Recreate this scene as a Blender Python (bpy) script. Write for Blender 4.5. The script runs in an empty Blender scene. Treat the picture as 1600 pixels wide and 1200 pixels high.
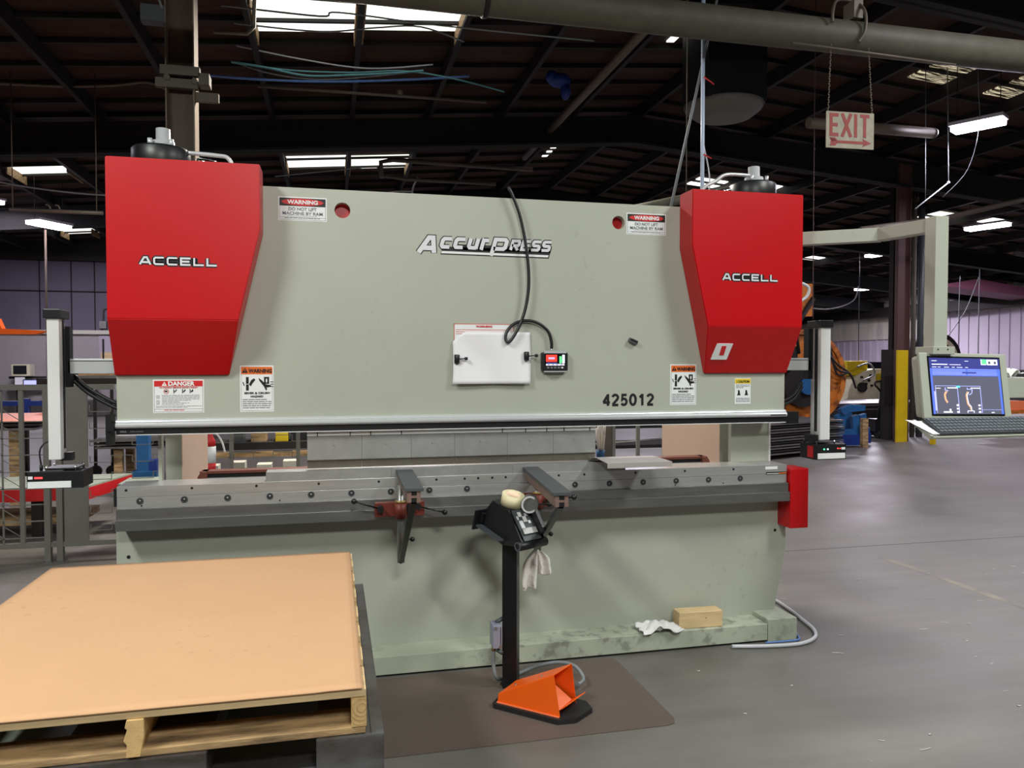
import bpy, bmesh, math, random
from mathutils import Vector, Matrix, noise
random.seed(7)
S = bpy.context.scene
COL = S.collection
R = math.radians

# ------------------------------------------------------------------ camera
cam_d = bpy.data.cameras.new('camera')
cam_d.sensor_width = 36.0
cam_d.lens = 27.0
cam_d.clip_start = 0.05
cam_d.clip_end = 200
cam = bpy.data.objects.new('camera', cam_d)
COL.objects.link(cam)
cam.location = (0, 0, 1.62)
cam.rotation_euler = (R(90 - 1.575), 0, R(-13.2))
S.camera = cam

# ------------------------------------------------------------------ world and exposure
W = bpy.data.worlds.new('world')
S.world = W
W.use_nodes = True
W.node_tree.nodes['Background'].inputs[0].default_value = (0.75, 0.8, 1.0, 1)
W.node_tree.nodes['Background'].inputs[1].default_value = 0.25
S.view_settings.view_transform = 'Standard'
S.view_settings.look = 'None'
S.view_settings.exposure = 0.0
S.view_settings.gamma = 1.0
S.view_settings.use_curve_mapping = False


def lamp(name, loc, power, size=(1.2, 0.4), col=(1, 1, 1), rot=(0, 0, 0)):
    d = bpy.data.lights.new(name, 'AREA')
    d.shape = 'RECTANGLE'
    d.size, d.size_y = size
    d.energy = power
    d.color = col
    o = bpy.data.objects.new(name, d)
    COL.objects.link(o)
    o.location = loc
    o.rotation_euler = rot
    return o


WHITE = (0.97, 1.0, 0.93)
COOL = (0.92, 0.86, 1.0)
# the high-bay lamps of the bay the press stands in (fittings out of view), and an added warm one behind the press
lamp('bay_and_fill_light', (-2.9, 0.9, 5.0), 300, (1.6, 0.7), WHITE, (0, 0, R(90)))
lamp('bay_and_fill_light', (4.4, 0.9, 5.3), 255, (1.6, 0.7), WHITE, (0, 0, R(90)))
lamp('bay_and_fill_light', (0.6, -3.2, 5.2), 270, (1.6, 0.7), WHITE, (R(25), 0, R(0)))
lamp('bay_and_fill_light', (0.6, 8.6, 5.0), 400, (1.2, 0.5), (1.0, 0.92, 0.82), (0, 0, 0))  # added warm lamp without a fitting, brightens the insides of the side frames
lamp('bay_and_fill_light', (6.6, 4.0, 5.6), 130, (1.2, 0.5), (0.97, 0.95, 1.0), (0, 0, 0))
# lamps further off in the hall, some added out of sight to light the background
for p, e in (((9.1, 9.4, 5.0), 320), ((17.0, 21.2, 4.95), 520), ((22.2, 28.4, 4.65), 700), ((20.7, 20.3, 4.7), 650),
             ((-7.1, 21.9, 4.95), 380), ((-7.2, 19.3, 5.1), 60), ((-11.5, 13.0, 4.8), 380), ((-5.5, 8.5, 4.9), 60), ((2.5, 22.0, 5.0), 350),
             ((9.5, 23.0, 5.0), 450), ((14.5, 12.0, 5.0), 300), ((17, 30, 4.8), 500)):
    lamp('hall_and_fill_light', p, e * .72, (1.2, 0.5), COOL)


# ------------------------------------------------------------------ materials
def mat(name, col, rough=0.5, metal=0.0, noise_amt=0.0, scale=8.0, bump=0.0, bscale=60.0, col2=None, emis=None, es=0.0,
        stretch=None, spec=0.5, thr=None):
    m = bpy.data.materials.new(name)
    m.use_nodes = True
    nt = m.node_tree
    b = nt.nodes['Principled BSDF']
    b.inputs['Base Color'].default_value = (*col, 1)
    b.inputs['Roughness'].default_value = rough
    b.inputs['Metallic'].default_value = metal
    b.inputs['Specular IOR Level'].default_value = spec
    if emis:
        b.inputs['Emission Color'].default_value = (*emis, 1)
        b.inputs['Emission Strength'].default_value = es
    tc = nt.nodes.new('ShaderNodeTexCoord')
    src = tc.outputs['Object']
    if stretch:
        mp = nt.nodes.new('ShaderNodeMapping')
        mp.inputs['Scale'].default_value = stretch
        nt.links.new(src, mp.inputs['Vector'])
        src = mp.outputs['Vector']
    if noise_amt > 0 or col2:
        n = nt.nodes.new('ShaderNodeTexNoise')
        n.inputs['Scale'].default_value = scale
        n.inputs['Detail'].default_value = 6
        n.inputs['Roughness'].default_value = 0.65
        nt.links.new(src, n.inputs['Vector'])
        r = nt.nodes.new('ShaderNodeValToRGB')
        a, c = thr or (0.35, 0.68)
        r.color_ramp.elements[0].position = a
        r.color_ramp.elements[1].position = c
        c2 = col2 or tuple(min(1, x * (1 - noise_amt)) for x in col)
        r.color_ramp.elements[0].color = (*c2, 1)
        r.color_ramp.elements[1].color = (*col, 1)
        nt.links.new(n.outputs['Fac'], r.inputs['Fac'])
        nt.links.new(r.outputs['Color'], b.inputs['Base Color'])
        if emis and es and col2:
            nt.links.new(r.outputs['Color'], b.inputs['Emission Color'])
    if bump:
        n2 = nt.nodes.new('ShaderNodeTexNoise')
        n2.inputs['Scale'].default_value = bscale
        n2.inputs['Detail'].default_value = 4
        nt.links.new(src, n2.inputs['Vector'])
        bp = nt.nodes.new('ShaderNodeBump')
        bp.inputs['Strength'].default_value = bump
        bp.inputs['Distance'].default_value = 0.01
        nt.links.new(n2.outputs['Fac'], bp.inputs['Height'])
        nt.links.new(bp.outputs['Normal'], b.inputs['Normal'])
    return m


def lin(r, g, b):
    f = lambda c: (c / 255 / 12.92) if c / 255 <= 0.04045 else ((c / 255 + 0.055) / 1.055) ** 2.4
    return (f(r), f(g), f(b))


M = {}
M['press'] = mat('grey_green_enamel', lin(174, 177, 165), 0.42, 0, 0.06, 1.6, 0.04, 90)
M['red'] = mat('red_powder_coat', lin(190, 2, 14), 0.36, 0, 0.05, 3, 0.05, 250)
M['peach'] = mat('pale_peach', lin(242, 214, 190), 0.45, 0, 0.05, 3)  # pale peach for the side frame inner faces and the tape core
M['steel'] = mat('ground_steel', lin(196, 196, 196), 0.32, 0.6, 0.16, 5, 0.02, 80, stretch=(0.6, 6, 6))
M['steel_d'] = mat('worn_steel', lin(140, 139, 138), 0.38, 0.75, 0.25, 6, 0.03, 80, stretch=(0.6, 4, 4))
M['punch'] = mat('punch_steel', lin(172, 172, 172), 0.42, 0.5, 0.18, 9, 0.03, 60)
M['alu'] = mat('anodised_aluminium', lin(205, 208, 212), 0.32, 0.35, 0.03, 6)
M['alu_w'] = mat('pale_aluminium', lin(222, 222, 224), 0.4, 0.1)
M['chrome'] = mat('chrome', lin(225, 225, 222), 0.15, 1.0)
M['galv'] = mat('galvanised_steel', lin(150, 150, 148), 0.4, 0.8, 0.2, 10)
M['black'] = mat('black_plastic', lin(22, 23, 26), 0.4)
M['black_p'] = mat('black_painted_steel', lin(17, 17, 20), 0.35, 0, 0.2, 8)
M['rubber'] = mat('black_rubber', lin(28, 28, 30), 0.6)
M['dkgrey'] = mat('dark_grey_plastic', lin(72, 75, 80), 0.5)
M['white'] = mat('white_vinyl', lin(228, 230, 232), 0.5)
M['paper'] = mat('white_paper', lin(232, 230, 236), 0.7, 0, 0.05, 5, 0.1, 12)
M['ink'] = mat('black_ink', lin(18, 18, 22), 0.5)
M['ink_g'] = mat('grey_ink', lin(125, 128, 135), 0.6)
M['redink'] = mat('red_ink', lin(200, 30, 35), 0.5)
M['pinkink'] = mat('faded_red_ink', lin(205, 110, 100), 0.5)
M['orgink'] = mat('orange_ink', lin(228, 110, 40), 0.5)
M['yelink'] = mat('yellow_ink', lin(225, 195, 60), 0.5)
M['silver'] = mat('silver_lettering', lin(215, 215, 222), 0.4)
M['orange'] = mat('orange_enamel', lin(250, 100, 15), 0.4, 0, 0.05, 10)
M['orange_e'] = mat('worn_orange_edge', lin(240, 130, 85), 0.5)
M['card'] = mat('corrugated_cardboard', lin(204, 160, 122), 0.9, 0, 0.05, 2.5, 0.15, 8)
M['wood'] = mat('pine', lin(222, 192, 146), 0.7, 0, 0.25, 4, 0.1, 30, stretch=(1, 8, 8))
M['wood_y'] = mat('pine_lengthwise', lin(222, 184, 126), 0.7, 0, 0.25, 4, 0.1, 30, stretch=(8, 1, 8))
M['wood_d'] = mat('stained_pine', lin(190, 156, 112), 0.75, 0, 0.0, 3, 0.1, 30, col2=lin(96, 76, 56), stretch=(1.2, 8, 8), thr=(0.36, 0.6))
M['table'] = mat('mill_scale_steel', lin(122, 122, 126), 0.34, 0.7, 0.0, 5, 0.03, 60, col2=lin(88, 80, 76), stretch=(1, 1, 3))
M['shelfg'] = mat('green_grey_plate', lin(158, 168, 152), 0.6, 0, 0.2, 6)
M['brick'] = mat('red_brown_paint', lin(120, 48, 34), 0.5, 0, 0.2, 12)
M['brown'] = mat('red_brown_cap', lin(150, 88, 76), 0.45, 0.2, 0.15, 12)
M['brass'] = mat('dull_brass', lin(170, 145, 90), 0.45, 0.6)
M['blue'] = mat('blue_paint', lin(35, 95, 150), 0.5, 0, 0.25, 5)
M['dblue'] = mat('dark_blue_paint', lin(25, 55, 135), 0.5, 0, 0.25, 5)
M['yellow'] = mat('yellow_paint', lin(222, 190, 10), 0.5, 0, 0.12, 5)
M['maroon'] = mat('maroon_painted_steel', lin(92, 62, 60), 0.6, 0, 0.15, 3)
M['brownst'] = mat('brown_painted_steel', lin(82, 64, 54), 0.6, 0, 0.25, 2.5, stretch=(3, 3, .6))
M['brownst_l'] = mat('pale_brown', lin(116, 100, 84), 0.6, 0, 0.2, 3)  # paler brown of the column flanges, also on the lamp glare streak
M['dkst'] = mat('dark_roof_steel', lin(27, 21, 20), 0.7, 0, 0.3, 2)
M['roofpan'] = mat('brown_roof_boards', lin(74, 44, 30), 0.9, 0, 0.0, 1.3, 0.1, 20, col2=lin(36, 20, 13), stretch=(.6, 3, 1))
M['pipe'] = mat('dusty_grey_green_pipe', lin(92, 89, 77), 0.6, 0, 0.25, 6)
M['conduit'] = mat('dusty_conduit', lin(112, 102, 92), 0.5, 0.2, 0.2, 8)
M['cable_b'] = mat('blue_cable', lin(90, 130, 200), 0.5)
M['cable_t'] = mat('teal_cable', lin(90, 150, 160), 0.5)
M['cable_w'] = mat('pale_grey_cable', lin(190, 192, 198), 0.5)
M['cable_g'] = mat('grey_cable', lin(120, 124, 128), 0.5)
M['jbox'] = mat('lilac_grey_casting', lin(150, 152, 172), 0.45, 0.3)
M['wall_l'] = mat('lilac_grey_wall', lin(104, 98, 114), 0.8, 0, 0.12, 1.0)
M['wall_b'] = mat('pale_room_wall', lin(165, 158, 160), 0.8, 0, 0.08, 1.0)
M['wall_w'] = mat('white_wall', lin(180, 170, 186), 0.8, 0, 0.12, 0.6)
M['wall_s'] = mat('grimy_corrugated_sheet', lin(196, 190, 180), 0.7, 0, 0.3, 0.8, stretch=(1, 3, .6))
M['dark'] = mat('dark_gap', lin(20, 19, 20), 0.8)
M['fence'] = mat('grey_fence_paint', lin(112, 110, 104), 0.5, 0, 0.12, 5)
M['checker'] = mat('pale_block', lin(200, 198, 185), 0.6)
M['beige'] = mat('beige_machine_enamel', lin(222, 214, 184), 0.5, 0, 0.2, 3)
M['rust'] = mat('rusty_orange_paint', lin(205, 120, 40), 0.6, 0, 0.0, 3, 0.1, 20, col2=lin(95, 50, 30), thr=(0.38, 0.55))
M['tape'] = mat('cream_masking_tape', lin(226, 216, 176), 0.6)
M['rag'] = mat('white_cotton', lin(226, 226, 226), 0.9, 0, 0.04, 20, 0.2, 120)
M['rag_d'] = mat('smudged_cotton', lin(232, 228, 224), 0.9, 0, 0.0, 24, 0.2, 120, col2=lin(130, 120, 118), thr=(0.30, 0.42))
M['glow'] = mat('lamp_tube_glow', (1, 1, 1), 0.5, emis=(0.95, 0.85, 1.0), es=14)
M['glow_w'] = mat('small_lamp_glow', (1, 1, 1), 0.5, emis=(1, 0.85, 0.85), es=5)
M['led_r'] = mat('red_indicator', (1, 0, 0), 0.4, emis=(1, 0.05, 0.05), es=3)
M['led_g'] = mat('green_indicator', (0, 1, 0.3), 0.4, emis=(0.1, 1, 0.35), es=2)
M['led_c'] = mat('pale_indicator', (0.7, 1, 1), 0.4, emis=(0.7, 1, 1), es=1.5)
M['rod_glow'] = mat('pale_blue_plastic_rod', lin(200, 215, 240), 0.3)
M['screen'] = mat('screen_grey', lin(60, 62, 75), 0.25, emis=lin(92, 92, 108), es=1.0)
M['scr_blue'] = mat('screen_blue', lin(60, 80, 180), 0.25, emis=lin(92, 118, 225), es=1.0)
M['scr_nav'] = mat('screen_navy', lin(40, 50, 100), 0.25, emis=lin(62, 62, 130), es=1.0)
M['scr_lil'] = mat('screen_lilac', lin(150, 150, 220), 0.25, emis=lin(175, 180, 250), es=1.0)
M['scr_wht'] = mat('screen_white', lin(220, 220, 240), 0.25, emis=lin(235, 235, 252), es=1.0)
M['scr_grn'] = mat('screen_green', lin(80, 220, 130), 0.25, emis=lin(105, 225, 140), es=1.0)
M['scr_cyn'] = mat('screen_cyan', lin(80, 190, 220), 0.25, emis=lin(90, 200, 235), es=1.0)
M['scr_tan'] = mat('screen_tan', lin(190, 150, 120), 0.25, emis=lin(205, 160, 125), es=1.0)
M['scr_red'] = mat('screen_red', lin(230, 60, 45), 0.25, emis=lin(240, 62, 50), es=1.0)
M['scr_blk'] = mat('screen_black', lin(10, 12, 25), 0.25)
M['keys'] = mat('dark_keys', lin(62, 70, 76), 0.6)
M['profile'] = mat('brown_grey_extrusion', lin(132, 106, 98), 0.5, 0.2, 0.1, 12)
M['punch_shade'] = mat('shaded_nose_steel', lin(118, 112, 104), 0.45, 0.5, 0.15, 12)  # darker copy of the punch steel, shade of the down-facing nose as colour
M['bracket'] = mat('dusty_bracket', lin(96, 88, 78), 0.7, 0, 0.2, 8)
M['part'] = mat('bare_sheet_part', lin(176, 170, 168), 0.5, 0.2, 0.05, 6)
M['exitw'] = mat('grimy_white_sign', lin(176, 170, 150), 0.7, 0, 0.25, 12)
M['exitr'] = mat('faded_red_paint', lin(160, 74, 70), 0.7, 0, 0.15, 20)
M['bagblue'] = mat('blue_plastic_sheet', lin(30, 55, 140), 0.5)
M['fitting'] = mat('white_lamp_housing', lin(180, 175, 185), 0.5)
M['purple'] = mat('pink_painted_hood', lin(104, 58, 76), 0.6)
M['sheetm'] = mat('stacked_sheet_steel', lin(150, 146, 150), 0.3, 0.7, 0.25, 4)


def floor_material():
    m = bpy.data.materials.new('painted_concrete')
    m.use_nodes = True
    nt = m.node_tree
    L = nt.links.new
    b = nt.nodes['Principled BSDF']
    tc = nt.nodes.new('ShaderNodeTexCoord')

    def nz(scale, det, rough, vec=None):
        n = nt.nodes.new('ShaderNodeTexNoise')
        n.inputs['Scale'].default_value = scale
        n.inputs['Detail'].default_value = det
        n.inputs['Roughness'].default_value = rough
        L(vec or tc.outputs['Object'], n.inputs['Vector'])
        return n

    def ramp(a, ca, c, cc):
        r = nt.nodes.new('ShaderNodeValToRGB')
        r.color_ramp.elements[0].position = a
        r.color_ramp.elements[0].color = (*ca, 1)
        r.color_ramp.elements[1].position = c
        r.color_ramp.elements[1].color = (*cc, 1)
        return r

    n1 = nz(0.9, 6, 0.6)
    r1 = ramp(0.32, lin(99, 96, 92), 0.68, lin(118, 115, 111))
    L(n1.outputs['Fac'], r1.inputs['Fac'])
    mp = nt.nodes.new('ShaderNodeMapping')
    mp.inputs['Scale'].default_value = (0.5, 3.5, 1)
    mp.inputs['Rotation'].default_value = (0, 0, 0.3)
    L(tc.outputs['Object'], mp.inputs['Vector'])
    n2 = nz(1.6, 8, 0.7, mp.outputs['Vector'])
    r2 = ramp(0.36, (0.74, 0.74, 0.74), 0.62, (1, 1, 1))
    L(n2.outputs['Fac'], r2.inputs['Fac'])
    mx = nt.nodes.new('ShaderNodeMixRGB')
    mx.blend_type = 'MULTIPLY'
    mx.inputs[0].default_value = 0.6
    L(r1.outputs['Color'], mx.inputs[1])
    L(r2.outputs['Color'], mx.inputs[2])
    n3 = nz(7, 3, 0.5)
    r3 = ramp(0.76, (0, 0, 0), 0.79, (1, 1, 1))
    L(n3.outputs['Fac'], r3.inputs['Fac'])
    mx2 = nt.nodes.new('ShaderNodeMixRGB')
    mx2.inputs[2].default_value = (*lin(190, 188, 184), 1)
    L(r3.outputs['Color'], mx2.inputs[0])
    L(mx.outputs['Color'], mx2.inputs[1])
    L(mx2.outputs['Color'], b.inputs['Base Color'])
    r4 = ramp(0.3, (0.42,) * 3, 0.7, (0.62,) * 3)
    L(n1.outputs['Fac'], r4.inputs['Fac'])
    L(r4.outputs['Color'], b.inputs['Roughness'])
    bp = nt.nodes.new('ShaderNodeBump')
    bp.inputs['Strength'].default_value = 0.12
    bp.inputs['Distance'].default_value = 0.01
    L(nz(14, 6, 0.6).outputs['Fac'], bp.inputs['Height'])
    L(bp.outputs['Normal'], b.inputs['Normal'])
    return m


M['floor'] = floor_material()
M['mat'] = mat('brown_rubber_mat', lin(96, 84, 78), 0.6, 0, 0.14, 2.2, 0.05, 90)


def skylight_material():
    m = bpy.data.materials.new('corrugated_translucent_panel')
    m.use_nodes = True
    nt = m.node_tree
    b = nt.nodes['Principled BSDF']
    b.inputs['Base Color'].default_value = (0.6, 0.6, 0.55, 1)
    tc = nt.nodes.new('ShaderNodeTexCoord')
    w = nt.nodes.new('ShaderNodeTexWave')
    w.bands_direction = 'Y'
    w.inputs['Scale'].default_value = 2.4
    w.inputs['Distortion'].default_value = 0.6
    nt.links.new(tc.outputs['Object'], w.inputs['Vector'])
    r = nt.nodes.new('ShaderNodeValToRGB')
    r.color_ramp.elements[0].color = (0.72, 0.76, 0.62, 1)
    r.color_ramp.elements[1].color = (1, 1, 0.97, 1)
    r.color_ramp.elements[0].position = 0.0
    r.color_ramp.elements[1].position = 0.25
    nt.links.new(w.outputs['Fac'], r.inputs['Fac'])
    nt.links.new(r.outputs['Color'], b.inputs['Emission Color'])
    b.inputs['Emission Strength'].default_value = 1.7
    return m


M['sky'] = skylight_material()
M['sky_d'] = mat('dirty_translucent_panel', lin(60, 50, 35), 0.8, 0, 0.0, 3, col2=lin(40, 28, 15), emis=(1, 0.9, 0.7), es=1.0, stretch=(1, 9, 1), thr=(0.47, 0.62))
for nd in M['sky_d'].node_tree.nodes:
    if nd.type == 'VALTORGB':
        nd.color_ramp.elements[0].color = (0.012, 0.007, 0.003, 1)
        nd.color_ramp.elements[1].color = (0.75, 0.66, 0.45, 1)


def smudge(m, dark, s1=26, s2=1.6, lo=.60, hi=.66, low=.50, high=.62, strength=.45):
    """small grimy marks gathered in patches, on top of what the base colour already is"""
    nt = m.node_tree
    L = nt.links.new
    b = nt.nodes['Principled BSDF']
    src = b.inputs['Base Color'].links[0].from_socket
    tc = nt.nodes.new('ShaderNodeTexCoord')
    a = nt.nodes.new('ShaderNodeTexNoise')
    a.inputs['Scale'].default_value = s1
    a.inputs['Detail'].default_value = 4
    c = nt.nodes.new('ShaderNodeTexNoise')
    c.inputs['Scale'].default_value = s2
    L(tc.outputs['Object'], a.inputs['Vector'])
    L(tc.outputs['Object'], c.inputs['Vector'])
    ra = nt.nodes.new('ShaderNodeMapRange')
    ra.inputs[1].default_value = lo
    ra.inputs[2].default_value = hi
    rc = nt.nodes.new('ShaderNodeMapRange')
    rc.inputs[1].default_value = low
    rc.inputs[2].default_value = high
    L(a.outputs['Fac'], ra.inputs[0])
    L(c.outputs['Fac'], rc.inputs[0])
    mu = nt.nodes.new('ShaderNodeMath')
    mu.operation = 'MULTIPLY'
    L(ra.outputs[0], mu.inputs[0])
    L(rc.outputs[0], mu.inputs[1])
    m2 = nt.nodes.new('ShaderNodeMath')
    m2.operation = 'MULTIPLY'
    m2.inputs[1].default_value = strength
    L(mu.outputs[0], m2.inputs[0])
    mx = nt.nodes.new('ShaderNodeMixRGB')
    mx.inputs[2].default_value = (*dark, 1)
    L(m2.outputs[0], mx.inputs[0])
    L(src, mx.inputs[1])
    L(mx.outputs['Color'], b.inputs['Base Color'])


smudge(M['press'], lin(105, 105, 98), 22, 1.1, .60, .70, .56, .70, .22)
M['ledge'] = mat('grimy_grey_green_enamel', lin(176, 182, 164), 0.5, 0, 0.10, 3, 0.05, 60)
smudge(M['ledge'], lin(92, 92, 88), 18, 2.2, .50, .62, .42, .58, .5)
smudge(M['card'], lin(150, 112, 84), 34, 1.8, .62, .70, .52, .64, .22)


def weave_card():
    m = M['card']
    nt = m.node_tree
    b = nt.nodes['Principled BSDF']
    tc = nt.nodes.new('ShaderNodeTexCoord')
    w = nt.nodes.new('ShaderNodeTexWave')
    w.bands_direction = 'X'
    w.inputs['Scale'].default_value = 26
    w.inputs['Distortion'].default_value = 0.3
    nt.links.new(tc.outputs['Object'], w.inputs['Vector'])
    bp = nt.nodes.new('ShaderNodeBump')
    bp.inputs['Strength'].default_value = 0.10
    bp.inputs['Distance'].default_value = 0.004
    nt.links.new(w.outputs['Fac'], bp.inputs['Height'])
    for l in list(nt.links):
        if l.to_node == b and l.to_socket.name == 'Normal':
            nt.links.new(l.from_socket, bp.inputs['Normal'])
    nt.links.new(bp.outputs['Normal'], b.inputs['Normal'])


weave_card()


# ------------------------------------------------------------------ mesh helpers
class MB:
    def __init__(s):
        s.bm = bmesh.new()
        s.mats = []
        s.cur = 0

    def use(s, m):
        if m not in s.mats:
            s.mats.append(m)
        s.cur = s.mats.index(m)
        return s

    def face(s, vs, smooth=False):
        try:
            f = s.bm.faces.new(vs)
        except ValueError:
            return None
        f.material_index = s.cur
        f.smooth = smooth
        return f

    def box(s, x0, x1, y0, y1, z0, z1, mtx=None, bev=0.0):
        t = bmesh.new()
        bmesh.ops.create_cube(t, size=1)
        for v in t.verts:
            v.co = Vector(((x0 + x1) / 2 + v.co.x * (x1 - x0), (y0 + y1) / 2 + v.co.y * (y1 - y0), (z0 + z1) / 2 + v.co.z * (z1 - z0)))
        if bev > 0:
            bmesh.ops.bevel(t, geom=list(t.edges), offset=bev, segments=2, affect='EDGES', profile=0.6)
        if mtx is not None:
            bmesh.ops.transform(t, matrix=mtx, verts=t.verts)
        s.merge(t)
        return s

    def merge(s, t, smooth=None):
        mp = {v: s.bm.verts.new(v.co) for v in t.verts}
        for f in t.faces:
            s.face([mp[v] for v in f.verts], f.smooth if smooth is None else smooth)
        t.free()

    def prism(s, pts, axis, a, b, bev=0.0):
        """extrude a 2D polygon along an axis; pts are (x,z) for 'Y', (y,z) for 'X', (x,y) for 'Z'"""
        t = bmesh.new()

        def P(p, k):
            return {'Y': (p[0], k, p[1]), 'X': (k, p[0], p[1]), 'Z': (p[0], p[1], k)}[axis]
        va = [t.verts.new(P(p, a)) for p in pts]
        vb = [t.verts.new(P(p, b)) for p in pts]
        n = len(pts)
        t.faces.new(va)
        t.faces.new(list(reversed(vb)))
        for i in range(n):
            t.faces.new((va[i], vb[i], vb[(i + 1) % n], va[(i + 1) % n]))
        bmesh.ops.recalc_face_normals(t, faces=t.faces)
        if bev > 0:
            bmesh.ops.bevel(t, geom=list(t.edges), offset=bev, segments=2, affect='EDGES', profile=0.6)
        s.merge(t)
        return s

    def cyl(s, p0, p1, r, r2=None, n=16, cap=True):
        p0, p1 = Vector(p0), Vector(p1)
        r2 = r if r2 is None else r2
        d = (p1 - p0)
        q = d.to_track_quat('Z', 'Y')
        A, B = [], []
        for i in range(n):
            a = 2 * math.pi * i / n
            c = Vector((math.cos(a), math.sin(a), 0))
            A.append(s.bm.verts.new(p0 + q @ (c * r)))
            B.append(s.bm.verts.new(p1 + q @ (c * r2)))
        for i in range(n):
            j = (i + 1) % n
            s.face((A[i], A[j], B[j], B[i]), True)
        if cap:
            s.face(list(reversed(A)))
            s.face(B)
        return s

    def ring(s, c, axis, r_out, r_in, h, n=28):
        c = Vector(c)
        q = Vector(axis).to_track_quat('Z', 'Y')
        L = []
        for (r, z) in ((r_out, 0), (r_out, h), (r_in, h), (r_in, 0)):
            L.append([s.bm.verts.new(c + q @ Vector((math.cos(2 * math.pi * i / n) * r, math.sin(2 * math.pi * i / n) * r, z))) for i in range(n)])
        for k in range(4):
            a, b = L[k], L[(k + 1) % 4]
            for i in range(n):
                j = (i + 1) % n
                s.face((a[i], a[j], b[j], b[i]), k in (0, 2))
        return s

    def lathe(s, c, axis, prof, n=28):
        c = Vector(c)
        q = Vector(axis).to_track_quat('Z', 'Y')
        L = [[s.bm.verts.new(c + q @ Vector((math.cos(2 * math.pi * i / n) * r, math.sin(2 * math.pi * i / n) * r, z))) for i in range(n)] for r, z in prof]
        for k in range(len(L) - 1):
            for i in range(n):
                j = (i + 1) % n
                s.face((L[k][i], L[k][j], L[k + 1][j], L[k + 1][i]), True)
        s.face(list(reversed(L[0])))
        s.face(L[-1])
        return s

    def sphere(s, c, r, sc=(1, 1, 1)):
        t = bmesh.new()
        bmesh.ops.create_uvsphere(t, u_segments=16, v_segments=10, radius=r)
        for v in t.verts:
            v.co = Vector(c) + Vector((v.co.x * sc[0], v.co.y * sc[1], v.co.z * sc[2]))
        s.merge(t, True)
        return s

    def tube(s, pts, r, n=10, smooth_it=3):
        P = [Vector(p) for p in pts]
        if len(P) > 2 and smooth_it:
            Q = []
            k = 6
            for i in range(len(P) - 1):
                a = P[max(0, i - 1)]
                b, c = P[i], P[i + 1]
                d = P[min(len(P) - 1, i + 2)]
                for j in range(k):
                    t = j / k
                    Q.append(0.5 * ((2 * b) + (c - a) * t + (2 * a - 5 * b + 4 * c - d) * t * t + (-a + 3 * b - 3 * c + d) * t ** 3))
            Q.append(P[-1])
            P = Q
        rings = []
        up = Vector((0, 0, 1))
        prev = None
        for i, p in enumerate(P):
            d = (P[min(i + 1, len(P) - 1)] - P[max(i - 1, 0)]).normalized()
            if prev is None:
                x = d.orthogonal().normalized()
            else:
                x = (prev - d * prev.dot(d)).normalized()
            prev = x
            y = d.cross(x)
            rings.append([s.bm.verts.new(p + (x * math.cos(2 * math.pi * k / n) + y * math.sin(2 * math.pi * k / n)) * r) for k in range(n)])
        for a, b in zip(rings, rings[1:]):
            for k in range(n):
                j = (k + 1) % n
                s.face((a[k], a[j], b[j], b[k]), True)
        s.face(list(reversed(rings[0])))
        s.face(rings[-1])
        return s

    def grid(s, f, nu, nv):
        g = [[s.bm.verts.new(f(i / nu, j / nv)) for j in range(nv + 1)] for i in range(nu + 1)]
        for i in range(nu):
            for j in range(nv):
                s.face((g[i][j], g[i + 1][j], g[i + 1][j + 1], g[i][j + 1]), True)
        return s

    def cloth(s, f, nu, nv, th=0.004):
        for sd in (0, 1):
            g = [[s.bm.verts.new(Vector(f(i / nu, j / nv)) + Vector((0, -th * sd, th * 0.3 * sd))) for j in range(nv + 1)] for i in range(nu + 1)]
            for i in range(nu):
                for j in range(nv):
                    s.face((g[i][j], g[i + 1][j], g[i + 1][j + 1], g[i][j + 1]), True)
            if sd == 0:
                g0 = g
        for i in range(nu):
            s.face((g0[i][0], g0[i + 1][0], g[i + 1][0], g[i][0]), True)
            s.face((g0[i][nv], g0[i + 1][nv], g[i + 1][nv], g[i][nv]), True)
        for j in range(nv):
            s.face((g0[0][j], g0[0][j + 1], g[0][j + 1], g[0][j]), True)
            s.face((g0[nu][j], g0[nu][j + 1], g[nu][j + 1], g[nu][j]), True)
        return s

    def text(s, txt, x, z, y, h, w=None, bold=0.0, shear=0.0, align='LEFT', mtx=None, ext=0.0008):
        """lettering on a wall facing -Y; x,z = lower left (or centre) of the line, h = cap height, w = full width"""
        cu = bpy.data.curves.new('t', 'FONT')
        cu.body = txt
        cu.size = h / 0.69
        cu.offset = bold * h
        cu.shear = shear
        cu.resolution_u = 3
        cu.extrude = ext
        o = bpy.data.objects.new('t', cu)
        COL.objects.link(o)
        dg = bpy.context.evaluated_depsgraph_get()
        me = o.evaluated_get(dg).to_mesh()
        vs = [v.co.copy() for v in me.vertices]
        x0 = min(v.x for v in vs)
        x1 = max(v.x for v in vs)
        sx = (w / (x1 - x0)) if w else 1.0
        off = -(x1 - x0) * sx / 2 if align == 'CENTER' else 0
        N = []
        for v in vs:
            p = Vector((x + off + (v.x - x0) * sx, y - ext - v.z, z + v.y))
            if mtx is not None:
                p = mtx @ p
            N.append(s.bm.verts.new(p))
        for p in me.polygons:
            s.face([N[i] for i in p.vertices])
        o.to_mesh_clear()
        bpy.data.objects.remove(o)
        bpy.data.curves.remove(cu)
        return s

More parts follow.
